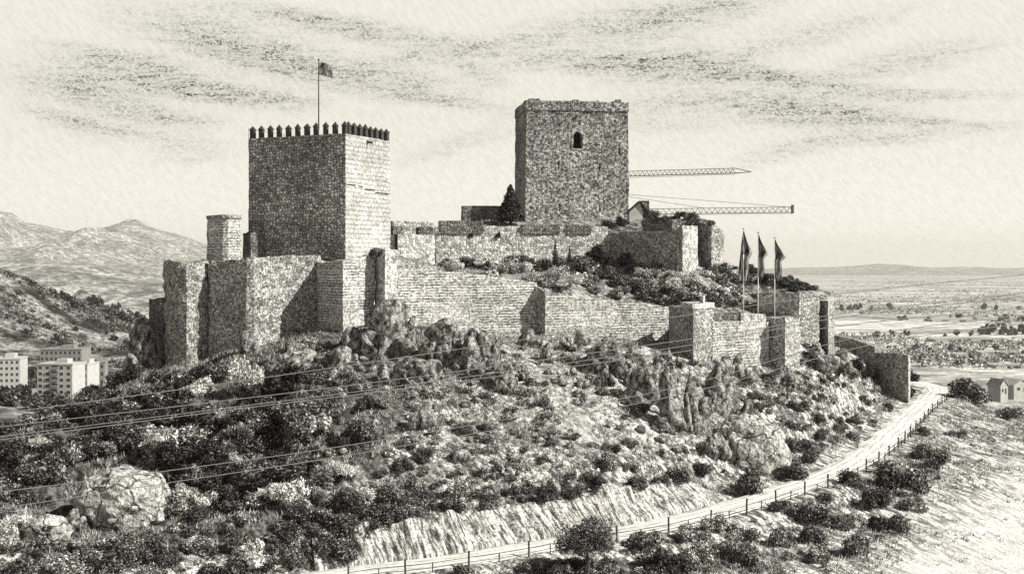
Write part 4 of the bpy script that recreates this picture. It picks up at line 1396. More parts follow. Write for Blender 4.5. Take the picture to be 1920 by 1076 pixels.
scatter_rocks(25, [(520, 640), (700, 640), (720, 700), (540, 720)], 'pale broken stone lying under the square bastion', 'broken stones under the bastion', .4, .9)

# ------------------------------------------------------------------ foliage
def leaf_cloud(P, N, size, asp, rg):
    """one rhombus leaf per point P facing roughly N"""
    n = len(P)
    N = N + rg.normal(scale=.55, size=(n, 3)); N /= np.linalg.norm(N, axis=1)[:, None]
    A = np.cross(N, rg.normal(size=(n, 3))); A /= np.maximum(np.linalg.norm(A, axis=1)[:, None], 1e-6)
    B = np.cross(N, A)
    s = size * rg.uniform(.6, 1.4, n)[:, None]
    V = np.stack([P - A * s * asp, P + B * s * .5, P + A * s * asp, P - B * s * .5], 1).reshape(-1, 3)
    Q = np.arange(4 * n).reshape(n, 4)
    return V, Q
def bush_mesh(name, seed, nleaf, mat, lobes=8, flat=.75, size=.16, asp=.8, spread=.75):
    rg = np.random.default_rng(seed)
    Ps, Ns = [], []
    for k in range(lobes):
        a = rg.uniform(0, 2 * math.pi); r = spread * math.sqrt(rg.uniform(0, 1))
        c = np.array([r * math.cos(a), r * math.sin(a), rg.uniform(.25, .95) * flat * (1.15 - .5 * r)])
        R = rg.uniform(.28, .52)
        m = nleaf // lobes
        v = rg.normal(size=(m, 3)); v /= np.linalg.norm(v, axis=1)[:, None]
        rr = R * rg.uniform(.35, 1., m) ** .6 * (1 + .3 * vnoise(v * 2.5 + k, seed))
        Ps.append(c + v * rr[:, None] * np.array([1, 1, .85])); Ns.append(v)
    P = np.concatenate(Ps); N = np.concatenate(Ns)
    k = P[:, 2] > -.1
    V, Q = leaf_cloud(P[k], N[k], size, asp, rg)
    return mk_mesh(name, V, Q, mat)
def spray_mesh(name, seed, n, mat, length=.24, wid=.016, lobes=11):
    """feathery shrub: fine narrow blades that stand out all over a lumpy dome"""
    rg = np.random.default_rng(seed)
    C0 = [np.array([*(rg.normal(size=2) * .34), rg.uniform(.1, .62)]) for _ in range(lobes)]
    k = rg.integers(0, lobes, n)
    v = rg.normal(size=(n, 3)); v[:, 2] = np.abs(v[:, 2]) * .9 + .05; v /= np.linalg.norm(v, axis=1)[:, None]
    base = np.array(C0)[k] + v * rg.uniform(.05, .34, n)[:, None]
    d = v + np.array([0, 0, .3]) + rg.normal(scale=.4, size=(n, 3)); d /= np.linalg.norm(d, axis=1)[:, None]
    L = (length * rg.uniform(.5, 1.2, n))[:, None]
    s = np.cross(d, rg.normal(size=(n, 3))); s /= np.linalg.norm(s, axis=1)[:, None]
    w = (wid * rg.uniform(.6, 1.6, n))[:, None]
    mid = base + d * L * .5 + rg.normal(scale=.02, size=(n, 3))
    V = np.stack([base, mid - s * w, base + d * L - np.array([0, 0, .05]), mid + s * w], 1).reshape(-1, 3)
    return mk_mesh(name, V, np.arange(4 * n).reshape(n, 4), mat)
def mk_mesh(name, V, Q, mat):
    o = quad_obj(name, V, Q, mat)
    me = o.data
    bpy.data.objects.remove(o)
    return me
DARK = [bush_mesh('shrub', 400 + k, 3000, M['leaf_dark'], 8 + k % 4, .7 + .1 * (k % 3), .07) for k in range(6)]
MID = [bush_mesh('shrub', 420 + k, 2600, M['leaf_mid'], 9, .75, .075) for k in range(4)]
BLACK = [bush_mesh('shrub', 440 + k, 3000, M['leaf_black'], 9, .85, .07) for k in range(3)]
PALE = [bush_mesh('shrub', 460 + k, 1400, M['leaf_pale'], 9, .85, .11, 1.0) for k in range(3)]
SPRAY = [spray_mesh('shrub', 480 + k, 4200, M['leaf_pale']) for k in range(2)] + [bush_mesh('shrub', 470 + k, 3200, M['leaf_pale'], 12, .9, .06, 1.3) for k in range(2)]
SPRAYM = [spray_mesh('shrub', 490 + k, 4200, M['leaf_mid']) for k in range(1)] + [bush_mesh('shrub', 475 + k, 3200, M['leaf_mid'], 12, .9, .06, 1.3) for k in range(2)]

def put(mesh, p, s, label, cat, group=None, name='shrub', sz=None):
    o = bpy.data.objects.new(name, mesh)
    o.location = p
    o.scale = (s, s, sz if sz else s * random.uniform(.8, 1.15))
    o.rotation_euler = (0, 0, random.uniform(0, 6.28))
    link(o); tag(o, label, cat, group)
    return o
def single(px, py, wpx, kinds, label, inner=False, name='shrub', cat='bush', hs=1.):
    g = ground_at(px, py, inner=inner)
    if g is None: return
    s = wpx / F * g[1] / 2 / .95
    put(random.choice(kinds), (g[0], g[1], g[2] - .1), s, label, cat, name=name, sz=s * hs)
SMALL = {}
def arr(mesh):
    if mesh.name not in SMALL:
        V = np.zeros(len(mesh.vertices) * 3, dtype=np.float32); mesh.vertices.foreach_get('co', V)
        V = V.reshape(-1, 4, 3)
        keep = np.random.default_rng(3).permutation(len(V))[:700]
        c = V[keep].mean(1, keepdims=True)
        SMALL[mesh.name] = (c + (V[keep] - c) * 1.6, mesh.materials[0])
    return SMALL[mesh.name]
STUFF = []
def under_scrub(n, poly, sets, smin, smax, inner=False, mind=8):
    """low growth nobody could count: gathered into one mesh"""
    xs = [p[0] for p in poly]; ys = [p[1] for p in poly]
    k = tries = 0
    while k < n and tries < n * 20:
        tries += 1
        px, py = random.uniform(min(xs), max(xs)), random.uniform(min(ys), max(ys))
        if not inside(px, py, poly) or barred(px, py): continue
        g = ground_at(px, py, inner=inner)
        if g is None or (not inner and inside(g[0], g[1])): continue
        if np.min((RC[:, 0] - g[0]) ** 2 + (RC[:, 1] - g[1]) ** 2) < 3.9 ** 2: continue
        if float(fbm(np.array([[g[0] * .16, g[1] * .16, 2.]]), 55, 2)[0]) < random.uniform(-.7, .35): continue
        r, acc = random.random(), 0
        for meshes, share in sets:
            acc += share
            if r <= acc: break
        V, mt = arr(random.choice(meshes))
        s = random.uniform(smin, smax); a = random.uniform(0, 6.28)
        R = np.array([[math.cos(a), -math.sin(a), 0], [math.sin(a), math.cos(a), 0], [0, 0, random.uniform(.7, 1.1)]]) * s
        STUFF.append((V @ R.T.astype(np.float32) + np.array([g[0], g[1], g[2] - .1], dtype=np.float32), mt)); k += 1
def flush_stuff():
    mats = []
    for _, mt in STUFF:
        if mt not in mats: mats.append(mt)
    V = np.concatenate([v.reshape(-1, 3) for v, _ in STUFF])
    n = len(V) // 4
    o = quad_obj('undergrowth', V, np.arange(n * 4).reshape(n, 4), mats[0])
    for mt in mats[1:]: o.data.materials.append(mt)
    o.data.polygons.foreach_set('material_index', np.concatenate([np.full(len(v), mats.index(mt), dtype=np.int32) for v, mt in STUFF]))
    tag(o, 'low scrub covering the slopes of the castle hill', 'scrub', kind='stuff')
def scatter(n, poly, sets, group, smin, smax, inner=False, mind=12, avoid_road=True):
    """sets: (meshes, label, share)"""
    xs = [p[0] for p in poly]; ys = [p[1] for p in poly]
    got, tries = [], 0
    while len(got) < n and tries < n * 60:
        tries += 1
        px, py = random.uniform(min(xs), max(xs)), random.uniform(min(ys), max(ys))
        if not inside(px, py, poly) or barred(px, py): continue
        if any((px - a) ** 2 + ((py - b) * 1.6) ** 2 < mind * mind for a, b in got): continue
        g = ground_at(px, py, inner=inner)
        if g is None: continue
        if not inner and inside(g[0], g[1]): continue
        if avoid_road and np.min((RC[:, 0] - g[0]) ** 2 + (RC[:, 1] - g[1]) ** 2) < 4.2 ** 2: continue
        got.append((px, py))
        r = random.random(); acc = 0
        for meshes, label, share in sets:
            acc += share
            if r <= acc: break
        put(random.choice(meshes), (g[0], g[1], g[2] - .12), random.uniform(smin, smax), label, 'bush', group)

# one-off shrubs that stand out
single(466, 733, 76, SPRAY, 'bright feathery bush alone on the slope below the bastion wall', hs=1.5)
single(290, 858, 95, SPRAY, 'pale feathery bush above the huge boulder', hs=1.3)
single(120, 900, 80, SPRAYM, 'grey feathery bush left of the huge boulder top', hs=1.4)
single(440, 852, 80, SPRAYM, 'tall grey bush right of the pale one above the huge boulder', hs=1.4)
single(560, 815, 90, MID, 'wide grey bush in a dark hollow at left mid slope', hs=1.3)
single(345, 945, 60, SPRAY, 'pale bush just right of the huge boulder', hs=1.3)
single(600, 810, 60, PALE, 'pale round bush beside the wide grey one at left mid slope', hs=1.2)
single(540, 950, 80, SPRAY, 'pale fan shaped bush right of centre among the lower left scrub', hs=1.3)
single(1400, 925, 78, DARK, 'dark round shrub at the road edge where the cutting ends', hs=1.2)
single(1490, 900, 66, DARK, 'dark shrub on the road verge below the big domed rock', hs=.9)
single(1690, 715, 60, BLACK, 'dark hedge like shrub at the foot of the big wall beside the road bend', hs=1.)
single(1815, 752, 80, DARK, 'big dark shrub at the right of the road bend', hs=1.)
single(1895, 790, 56, MID, 'dark shrub at the right edge below the road bend', hs=1.)
single(1690, 925, 95, DARK, 'large dark shrub on the bank below the fence at right', hs=1.1)
single(1640, 950, 70, DARK, 'dark shrub left of the large one below the fence at right', hs=1.)

FLANK = [(0, 790), (110, 775), (200, 715), (300, 690), (420, 690), (560, 740), (700, 830), (640, 900), (420, 960), (0, 900)]
LOWER = [(0, 920), (300, 960), (620, 880), (700, 950), (640, 1060), (560, 1090), (0, 1090)]
OPEN = [(600, 720), (720, 680), (1000, 660), (1240, 690), (1330, 850), (1290, 880), (1000, 930), (700, 950)]
ABOVE = [(1380, 720), (1560, 660), (1640, 700), (1710, 735), (1700, 755), (1600, 830), (1480, 890), (1400, 850)]
BANK = [(1170, 1020), (1300, 1000), (1500, 945), (1640, 880), (1760, 780), (1860, 800), (1760, 900), (1700, 1000), (1560, 1076), (1200, 1076)]
TERR = [(800, 500), (960, 490), (1140, 485), (1200, 505), (1280, 515), (1390, 520), (1395, 575), (1250, 575), (1100, 556), (1000, 535), (860, 515)]
scatter(44, FLANK,
        [(DARK, 'dark dense bush in the scrub on the left flank of the hill', .5), (BLACK, 'almost black bush in the scrub on the left flank of the hill', .42), (MID, 'grey leafy bush in the scrub on the left flank of the hill', .08)], 'bushes on the left flank', 2.2, 3.7, mind=32)
scatter(44, LOWER,
        [(DARK, 'dark low bush among the lower left scrub', .4), (MID, 'grey low bush among the lower left scrub', .25), (SPRAY, 'pale tufted bush among the lower left scrub', .2), (SPRAYM, 'grey tufted bush among the lower left scrub', .15)], 'bushes of the lower left scrub', 1.4, 2.5, mind=30)
scatter(20, [(60, 820), (300, 720), (560, 760), (640, 860), (420, 940), (60, 880)],
        [(SPRAY, 'pale feathery bush scattered in the dark scrub of the left flank', .6), (SPRAYM, 'grey feathery bush scattered in the dark scrub of the left flank', .4)], 'pale bushes on the left flank', 1.5, 2.5, mind=44)
scatter(28, OPEN,
        [(DARK, 'dark bush on the open slope above the road cutting', .45), (MID, 'grey bush on the open slope above the road cutting', .55)], 'bushes on the open slope', 1.0, 1.9, mind=34)
scatter(18, [(640, 980), (700, 930), (1000, 925), (1380, 868), (1340, 900), (1000, 945), (800, 968), (660, 1030)],
        [(DARK, 'dark bush along the upper edge of the road cutting', .75), (MID, 'grey bush along the upper edge of the road cutting', .25)], 'bushes along the cutting', 1.2, 2.0, mind=26)
scatter(26, ABOVE,
        [(DARK, 'dark bush on the slope between the flag walls and the road', .8), (MID, 'grey bush on the slope between the flag walls and the road', .2)], 'bushes above the road', 1.2, 2.2, mind=26)
scatter(9, [(1600, 690), (1690, 725), (1715, 742), (1690, 752), (1620, 720)],
        [(BLACK, 'very dark shrub hugging the foot of the walls by the road bend', 1.)], 'shrubs at the wall foot', 1.5, 2.1, mind=14)
scatter(26, BANK,
        [(DARK, 'dark low shrub on the bank below the road fence', .45), (MID, 'grey low shrub on the bank below the road fence', .55)], 'shrubs below the fence', 1.3, 2.5, mind=52)
scatter(9, [(860, 1080), (960, 1062), (1200, 1062), (1240, 1090), (860, 1090)],
        [(DARK, 'dark shrub near the round tree below the road', .7), (MID, 'grey shrub near the round tree below the road', .3)], 'shrubs near the round tree', 1.0, 1.7, mind=24)
scatter(32, TERR,
        [(DARK, 'dark bush on the terrace between the lower and upper walls', .3), (MID, 'grey bush on the terrace between the lower and upper walls', .45), (SPRAY, 'pale bush on the terrace between the lower and upper walls', .25)], 'bushes on the castle terrace', 1.5, 2.8, inner=True, mind=24, avoid_road=False)
scatter(10, [(1300, 500), (1390, 500), (1480, 520), (1530, 545), (1480, 548), (1400, 545)],
        [(BLACK, 'dark bush on the ground above the wall behind the flags', .6), (DARK, 'dark grey bush on the ground above the wall behind the flags', .4)], 'bushes above the flag wall', 1.2, 1.9, inner=True, mind=16, avoid_road=False)
under_scrub(190, FLANK, [(DARK, .5), (BLACK, .4), (MID, .1)], 1.2, 2.2)
under_scrub(170, LOWER, [(DARK, .5), (MID, .25), (SPRAY, .1), (BLACK, .15)], .7, 1.4)
under_scrub(190, OPEN, [(DARK, .4), (MID, .48), (PALE, .12)], .45, 1.1)
under_scrub(90, [(380, 690), (620, 650), (760, 690), (700, 760), (560, 760)], [(DARK, .6), (MID, .4)], .6, 1.3)
under_scrub(70, [(640, 980), (700, 930), (1000, 925), (1380, 868), (1340, 900), (1000, 945), (800, 968), (660, 1030)], [(DARK, .75), (MID, .25)], .6, 1.2)
under_scrub(110, ABOVE, [(DARK, .8), (MID, .2)], .5, 1.2)
under_scrub(70, BANK, [(DARK, .4), (MID, .6)], .4, 1.0)
under_scrub(60, [(720, 640), (1000, 630), (1240, 645), (1440, 700), (1560, 655), (1560, 690), (1240, 690), (900, 680)], [(DARK, .7), (MID, .3)], .5, 1.1)
under_scrub(40, [(860, 1090), (960, 1058), (1230, 1058), (1230, 1095)], [(DARK, .7), (MID, .3)], .6, 1.2)
under_scrub(190, TERR, [(DARK, .35), (MID, .45), (PALE, .2)], 1.0, 2.0, inner=True)
under_scrub(40, [(1300, 500), (1390, 500), (1480, 520), (1530, 545), (1480, 548), (1400, 545)], [(BLACK, .5), (DARK, .5)], .7, 1.3, inner=True)
flush_stuff()
for (px, py, w) in ((1140, 425, 40), (1165, 420, 34), (1225, 410, 36), (1255, 412, 30), (1300, 412, 40), (1328, 420, 26), (1280, 408, 30)):
    dd = 246 if px < 1200 else 236
    x, y, z = at(px, py, dd)
    put(random.choice(BLACK if px < 1200 else DARK), (x, y, z - .5), w / F * dd / 2, 'dark bush growing at the foot of the keep' if px < 1200 else 'bush growing on the rubble heap of the upper bastion', 'bush', 'bushes by the keep' if px < 1200 else 'bushes on the rubble heap')
for px, py, w, lab in ((697, 476, 34, 'dark bush on the wall top beside the narrow pillar tower'), (1118, 485, 50, 'dark bush against the left end of the shaded upper bastion'), (1105, 508, 80, 'broad dark mound of brush in the middle of the castle terrace')):
    x, y, z = at(px, py, 192 if px < 700 else 236 if px == 1118 else 226)
    put(DARK[0] if px != 1118 else BLACK[0], (x, y, z - .4), w / F * y / 2, lab, 'bush')

# trees
def tree(label, px, py, d, hpx, wpx, mat, seed, name='tree', trunk=.3, nleaf=2600, group=None, leaf=.12):
    x, y, z = at(px, py, d) if d else ground_at(px, py)
    d = y
    Hh, W = hpx / F * d, wpx / F * d
    root = empty(name, (x, y, z)); tag(root, label, 'tree', group)
    rg = np.random.default_rng(seed)
    m = MB()
    th = Hh * trunk
    m.tube([(0, 0, -.4), (.05 * W * .3, 0, th * .5), (0, .05, th), (.04 * W, 0, Hh * .6)], W * .045 + .05, 7, W * .02)
    tips = []
    for k in range(9):
        a = k * 2.4 + rg.uniform(-.3, .3); r = W * rg.uniform(.22, .36); zt = Hh * rg.uniform(.42, .8)
        p0 = (0, 0, th * rg.uniform(.7, 1.2)); p2 = (r * math.cos(a), r * math.sin(a), zt)
        p1 = (p2[0] * .45, p2[1] * .45, (p0[2] + zt) * .5 - .1)
        m.tube([p0, p1, p2], W * .018, 5, W * .006)
        tips.append(p2)
    m.build('trunk', M['bark'], root)
    Ps, Ns = [], []
    tips += [(0, 0, Hh * .85), (W * .15, -W * .12, Hh * .62), (-W * .15, -W * .12, Hh * .62)]
    for k, c in enumerate(tips * 2):
        R = W * rg.uniform(.13, .22)
        c = np.array(c) + (rg.normal(scale=W * .09, size=3) if k >= len(tips) else 0)
        n = nleaf // (2 * len(tips))
        v = rg.normal(size=(n, 3)); v /= np.linalg.norm(v, axis=1)[:, None]
        Ps.append(c + v * (R * rg.uniform(.2, 1, n) ** .5)[:, None]); Ns.append(v)
    P = np.concatenate(Ps); N = np.concatenate(Ns)
    P[:, 2] = np.minimum(P[:, 2], Hh)
    V, Q = leaf_cloud(P, N, leaf, .8, rg)
    quad_obj('crown', V, Q, mat, root)
    return root
tree('round leafy dark tree beside the road at the bottom of the picture', 1100, 1068, 125, 96, 128, M['leaf_dark'], 71, trunk=.3, nleaf=11000, leaf=.12)

def conifer(label, px, py, d, hpx, wpx, mat, seed, name='conifer', n=1800, leaf=.2, power=1., group=None):
    x, y, z = at(px, py, d)
    Hh, W = hpx / F * d, wpx / F * d
    root = empty(name, (x, y, z)); tag(root, label, 'tree', group)
    rg = np.random.default_rng(seed)
    m = MB(); m.tube([(0, 0, -.5), (0, 0, Hh * .9)], W * .06, 6, .03); m.build('trunk', M['bark'], root)
    t = 1 - np.sqrt(rg.uniform(0, 1, n))
    a = rg.uniform(0, 2 * math.pi, n)
    env = (1 - t) ** power * (1 + .28 * vnoise(np.stack([np.cos(a) * 1.5, np.sin(a) * 1.5, t * 9], 1), seed))
    r = W / 2 * env * np.sqrt(rg.uniform(.2, 1, n))
    P = np.stack([r * np.cos(a), r * np.sin(a), t * Hh * .96 + .05 * Hh], 1)
    N = np.stack([np.cos(a), np.sin(a), np.full(n, .4)], 1)
    V, Q = leaf_cloud(P, N, leaf, .9, rg)
    quad_obj('crown', V, Q, mat, root)
    return root
conifer('dark conical conifer standing at the left foot of the keep', 957, 418, 252, 72, 56, M['leaf_black'], 81, n=4200, leaf=.24, power=.75)
conifer('slender dark cypress on the terrace, left of the pair below the upper wall', 1041, 506, 233, 62, 16, M['leaf_black'], 82, name='cypress', n=700, leaf=.17, group='two slender cypresses')
conifer('slender dark cypress on the terrace, right and shorter of the pair below the upper wall', 1068, 506, 234, 46, 15, M['leaf_black'], 83, name='cypress', n=600, leaf=.17, group='two slender cypresses')

# far trees: valley on the left, plain on the right
FART = [bush_mesh('crown', 600 + k, 420, M['leaf_black'] if k % 2 else M['leaf_dark'], 7, 1.2, .2, .8, .7) for k in range(4)]
def far_tree(px, py, d, hpx, label, group, zfun):
    x = (px - 960) / F * d
    z = zfun(x, d)
    s = hpx / F * d
    o = bpy.data.objects.new('tree', random.choice(FART))
    o.location = (x, d, z - .1 * s); o.scale = (s * .6, s * .6, s * .75); o.rotation_euler = (0, 0, random.uniform(0, 6))
    link(o); tag(o, label, 'tree', group)
for k in range(46):
    d = random.uniform(540, 720); px = random.uniform(-10, 210)
    if 590 < d < 660 and (px < 42 or 66 < px < 140): d = random.uniform(540, 585)
    far_tree(px, 0, d, random.uniform(20, 34), 'dark tree among the apartment blocks in the valley', 'trees among the apartment blocks', hm)
for px, d, hp in ((8, 400, 52), (34, 420, 46), (60, 410, 50), (84, 430, 44), (108, 440, 38), (-8, 380, 60), (48, 380, 44), (22, 370, 40), (128, 460, 34), (75, 390, 34)):
    far_tree(px, 0, d, hp, 'big dark tree in the valley in front of the apartment blocks', 'big trees before the apartment blocks', hm)
for k in range(40):
    px = random.uniform(90, 300); d = 1040 + (px - 100) * .3 + random.uniform(-50, 40)
    far_tree(px, 0, d, random.uniform(9, 17), 'small dark tree along the crest of the far valley side', 'trees on the far crest', hm)
for k in range(30):
    px = random.uniform(-10, 300); d = random.uniform(780, 1000)
    far_tree(px, 0, d, random.uniform(7, 14), 'small tree dotted over the far valley side', 'trees on the far valley side', hm)
def orchard():
    rg = np.random.default_rng(8)
    n = 5200
    px = rg.uniform(1560, 1930, n)
    left = rg.random(n) < .3
    px = np.where(left, rg.uniform(-10, 330, n), px)
    d = 1550 * np.exp(rg.uniform(0, 1.9, n)); d = np.where(left, np.maximum(d, 2000), d)
    x = (px - 960) / F * d
    cl = fbm(np.stack([x * .0022, d * .004, np.zeros(n)], 1), 91, 3)
    k = cl > -.15
    x, d = x[k], d[k]; n = len(x)
    m = 10
    c = np.repeat(np.stack([x, d, np.full(n, PZ + 2.)], 1), m, 0) + rg.normal(size=(n * m, 3)) * np.array([4., 3., 1.6])
    nn = rg.normal(size=(n * m, 3)); nn /= np.linalg.norm(nn, axis=1)[:, None]
    V, Q = leaf_cloud(c, nn, 2.6, .9, rg)
    tag(quad_obj('orchards', V, Q, M['leaf_mid']), 'orchards and scrub spread over the far plain', 'orchard', kind='stuff')
orchard()
def hillside_scrub():
    rg = np.random.default_rng(18)
    n = 2600
    px = rg.uniform(-20, 330, n); d = rg.uniform(770, 1120, n)
    x = (px - 960) / F * d
    cl = fbm(np.stack([x * .012, d * .03, np.zeros(n)], 1), 92, 3)
    k = cl + (d - 940) / 420 > .05
    x, d = x[k], d[k]; n = len(x)
    z = np.array([hm(a, b) for a, b in zip(x, d)])
    m = 9
    c = np.repeat(np.stack([x, d, z + .8], 1), m, 0) + rg.normal(size=(n * m, 3)) * np.array([1.3, 1.3, .7])
    nn = rg.normal(size=(n * m, 3)); nn /= np.linalg.norm(nn, axis=1)[:, None]
    V, Q = leaf_cloud(c, nn, 1.0, .9, rg)
    tag(quad_obj('valley_scrub', V, Q, M['leaf_dark']), 'scrub covering the far valley side at left', 'scrub', kind='stuff')
hillside_scrub()
def plainz(x, y): return PZ if y > 1500 else max(hm(x, y), PZ)
for k in range(22):
    px = 1835 + random.uniform(0, 95); d = 2400 + random.uniform(-120, 120)
    far_tree(px, 0, d, random.uniform(8, 17), 'tall tree in the row at the right edge of the plain', 'tree row at the right of the plain', plainz)
for k in range(60):
    px = random.uniform(1575, 1930); d = random.choice([1650, 1900, 2300, 2900, 3600]) + random.uniform(-60, 60)
    far_tree(px, 0, d, random.uniform(7, 13), 'small dark tree dotted over the cultivated plain', 'trees dotted over the plain', plainz)
for k in range(9):
    px = random.uniform(1712, 1830); d = random.uniform(285, 305)
    x = (px - 960) / F * d
    o = put(random.choice(BLACK), (x, d, zz(722 + random.uniform(-2, 8), d) - .4), random.uniform(1.0, 1.6), 'dark shrub in the hedge beyond the road bend', 'bush', 'hedge beyond the road bend')

# ------------------------------------------------------------------ buildings
def block(label, px0, px1, py0, py1, d, dep, rot, storeys, bays, mat, win=True, name='apartment_block', group=None, balcony=None):
    x = ((px0 + px1) / 2 - 960) / F * d
    w = (px1 - px0) / F * d
    z1 = zz(py0, d); z0 = zz(py1, d)
    root = empty(name, (x, d, z0), rot); tag(root, label, 'building', group)
    h = z1 - z0
    MB().box((0, dep / 2, h / 2 - 3), (w, dep, h + 6)).build('wall', mat, root)
    m = MB(); m.box((0, dep / 2, h + .3), (w + .5, dep + .5, .6)); m.box((w * .1, dep * .5, h + 1.5), (w * .3, dep * .4, 2.2)); m.build('roof', mat, root)
    if win:
        sh = h / storeys; bw = w / bays
        fm = MB().box((0, 0, 0), (bw * .5, .1, sh * .5)); 
        pane = MB().box((0, -.06, 0), (bw * .42, .06, sh * .42))
        fo_ = po_ = None
        for i in range(storeys):
            for j in range(bays):
                loc = (-w / 2 + bw * (j + .5), -.02, sh * (i + .55))
                if balcony is not None and j == balcony: continue
                if fo_ is None:
                    fo_ = fm.build('window', mat, root); f_ = fo_
                    pane_ = pane.build('pane', M['glass'], f_)
                else:
                    f_ = fo_.copy(); link(f_, root)
                    p_ = pane_.copy(); link(p_, f_)
                f_.location = loc
        sb_ = None
        for i in range(storeys if balcony is not None else 0):
            loc = (-w / 2 + bw * (balcony + .5), -.5, sh * (i + .35))
            if sb_ is None:
                m = MB(); m.box((0, 0, -.1), (bw * .95, 1.2, .2)); m.box((0, -.55, .5), (bw * .95, .1, 1.)); sb_ = m.build('balcony', M['concrete_grey'], root); b_ = sb_
                m2 = MB().box((0, 0, 0), (bw * .8, .1, sh * .6)); dr0 = m2.build('balcony_door', M['glass'], root); dd_ = dr0
            else:
                b_ = sb_.copy(); link(b_, root); dd_ = dr0.copy(); link(dd_, root)
            b_.location = loc; dd_.location = (loc[0], -.03, loc[2] + sh * .3)
    return root
block('pale apartment block with rows of small windows at the left edge', -20, 36, 674, 742, 610, 16, .15, 6, 6, M['concrete'])
block('pale apartment block with a stack of dark balconies up its middle', 68, 137, 684, 752, 600, 14, -.1, 6, 5, M['concrete'], balcony=2)
block('narrow grey block directly right of the balconied block', 139, 150, 686, 752, 622, 14, -.1, 5, 2, M['concrete_grey'])
block('narrow white block farther right beside the hill edge', 152, 164, 684, 752, 628, 14, -.1, 5, 2, M['concrete'])
block('grey block half hidden by the left skyline of the hill', 166, 196, 680, 752, 650, 14, .2, 5, 3, M['concrete_grey'])
block('long low dark block behind the balconied block', 76, 152, 656, 690, 760, 20, .05, 3, 9, M['concrete_grey'])
def house(label, px0, px1, py0, py1, d, dep, rot, group=None, name='house', wmat='concrete', flat=.45):
    x = ((px0 + px1) / 2 - 960) / F * d; w = (px1 - px0) / F * d
    z0, z1 = zz(py1, d), zz(py0, d); h = z1 - z0; e = h * (1 - flat)
    root = empty(name, (x, d, z0), rot); tag(root, label, 'building', group)
    m = MB()
    m.v = [(-w / 2, 0, -3), (w / 2, 0, -3), (w / 2, 0, e), (-w / 2, 0, e), (-w / 2, dep, -3), (w / 2, dep, -3), (w / 2, dep, e), (-w / 2, dep, e), (0, 0, h), (0, dep, h)]
    m.f = [(0, 1, 2, 8, 3), (5, 4, 7, 9, 6), (1, 5, 6, 2), (4, 0, 3, 7), (2, 6, 9, 8), (3, 8, 9, 7)]
    m.build('wall', M[wmat], root)
    m = MB()
    def rs(a, b):
        k = len(m.v); t = .25
        for y in (-.3, dep + .3): m.v.extend([(a[0], y, a[1]), (b[0], y, b[1]), (b[0], y, b[1] + t), (a[0], y, a[1] + t)])
        m.f.extend([(k, k + 1, k + 2, k + 3), (k + 7, k + 6, k + 5, k + 4), (k, k + 4, k + 5, k + 1), (k + 1, k + 5, k + 6, k + 2), (k + 2, k + 6, k + 7, k + 3), (k + 3, k + 7, k + 4, k)])
    rs((-w / 2 - .4, e - .15), (-.01, h + .02)); rs((.01, h + .02), (w / 2 + .4, e - .15))
    m.build('roof', M['roof'], root)
    MB().box((-w * .2, -.03, e * .45), (w * .16, .1, e * .4)).build('window', M['glass'], root)
    MB().box((w * .2, -.03, e * .35), (w * .16, .1, e * .7)).build('door', M['glass'], root)
    return root
house('white gabled house at the right edge beyond the road bend', 1874, 1892, 712, 738, 430, 6, .4)
house('low pale house with long roof left of the gabled house', 1836, 1866, 717, 736, 450, 7, .1, flat=.35)
house('pale house at the very right edge behind the gabled one', 1898, 1934, 712, 734, 470, 10, .3)
for i, (px0, px1, py, lab) in enumerate([(1800, 1832, 672, 'white warehouse nearest on the plain, beside dark trees'), (1752, 1892, 641, 'very long white greenhouse roof in the middle of the plain'), (1868, 1925, 690, 'white greenhouse roof near the right edge of the plain'),
                                         (1748, 1830, 603, 'long white shed far out on the plain'), (1840, 1900, 664, 'long pale shed right of the nearest warehouse'), (1700, 1745, 688, 'pale roof strip right of the wall beside the road'), (1640, 1720, 566, 'farthest pale roof on the plain beneath the cables')]):
    d = -PZ * F / (py - HOR)
    house(lab, px0, px1, py - max(3.5, 9 - i), py, d, d * .02, 0, 'sheds on the plain', 'warehouse', flat=.3)

# street lamp by the bend, and a post added as the wall's lit edge
for px, py0, py1, lab in ((1814, 690, 716, 'pale lamp post beside the road bend'), (1705, 668, 735, 'pale post added as the lit edge of the big wall beside the road')):
    d = 262 if px > 1800 else 238
    x, y = plan(px, d)
    root = empty('lamp_or_edge_post', (x, y, zz(py1, d))); tag(root, lab, 'post')
    h = (py1 - py0) / F * d
    m = MB(); m.tube([(0, 0, -.5), (0, 0, h)], .12, 6, .08); m.build('pole', M['polelight'], root)
    m = MB(); m.box((.25, 0, h + .06), (.7, .25, .12)); m.build('lamp_head', M['polelight'], root)

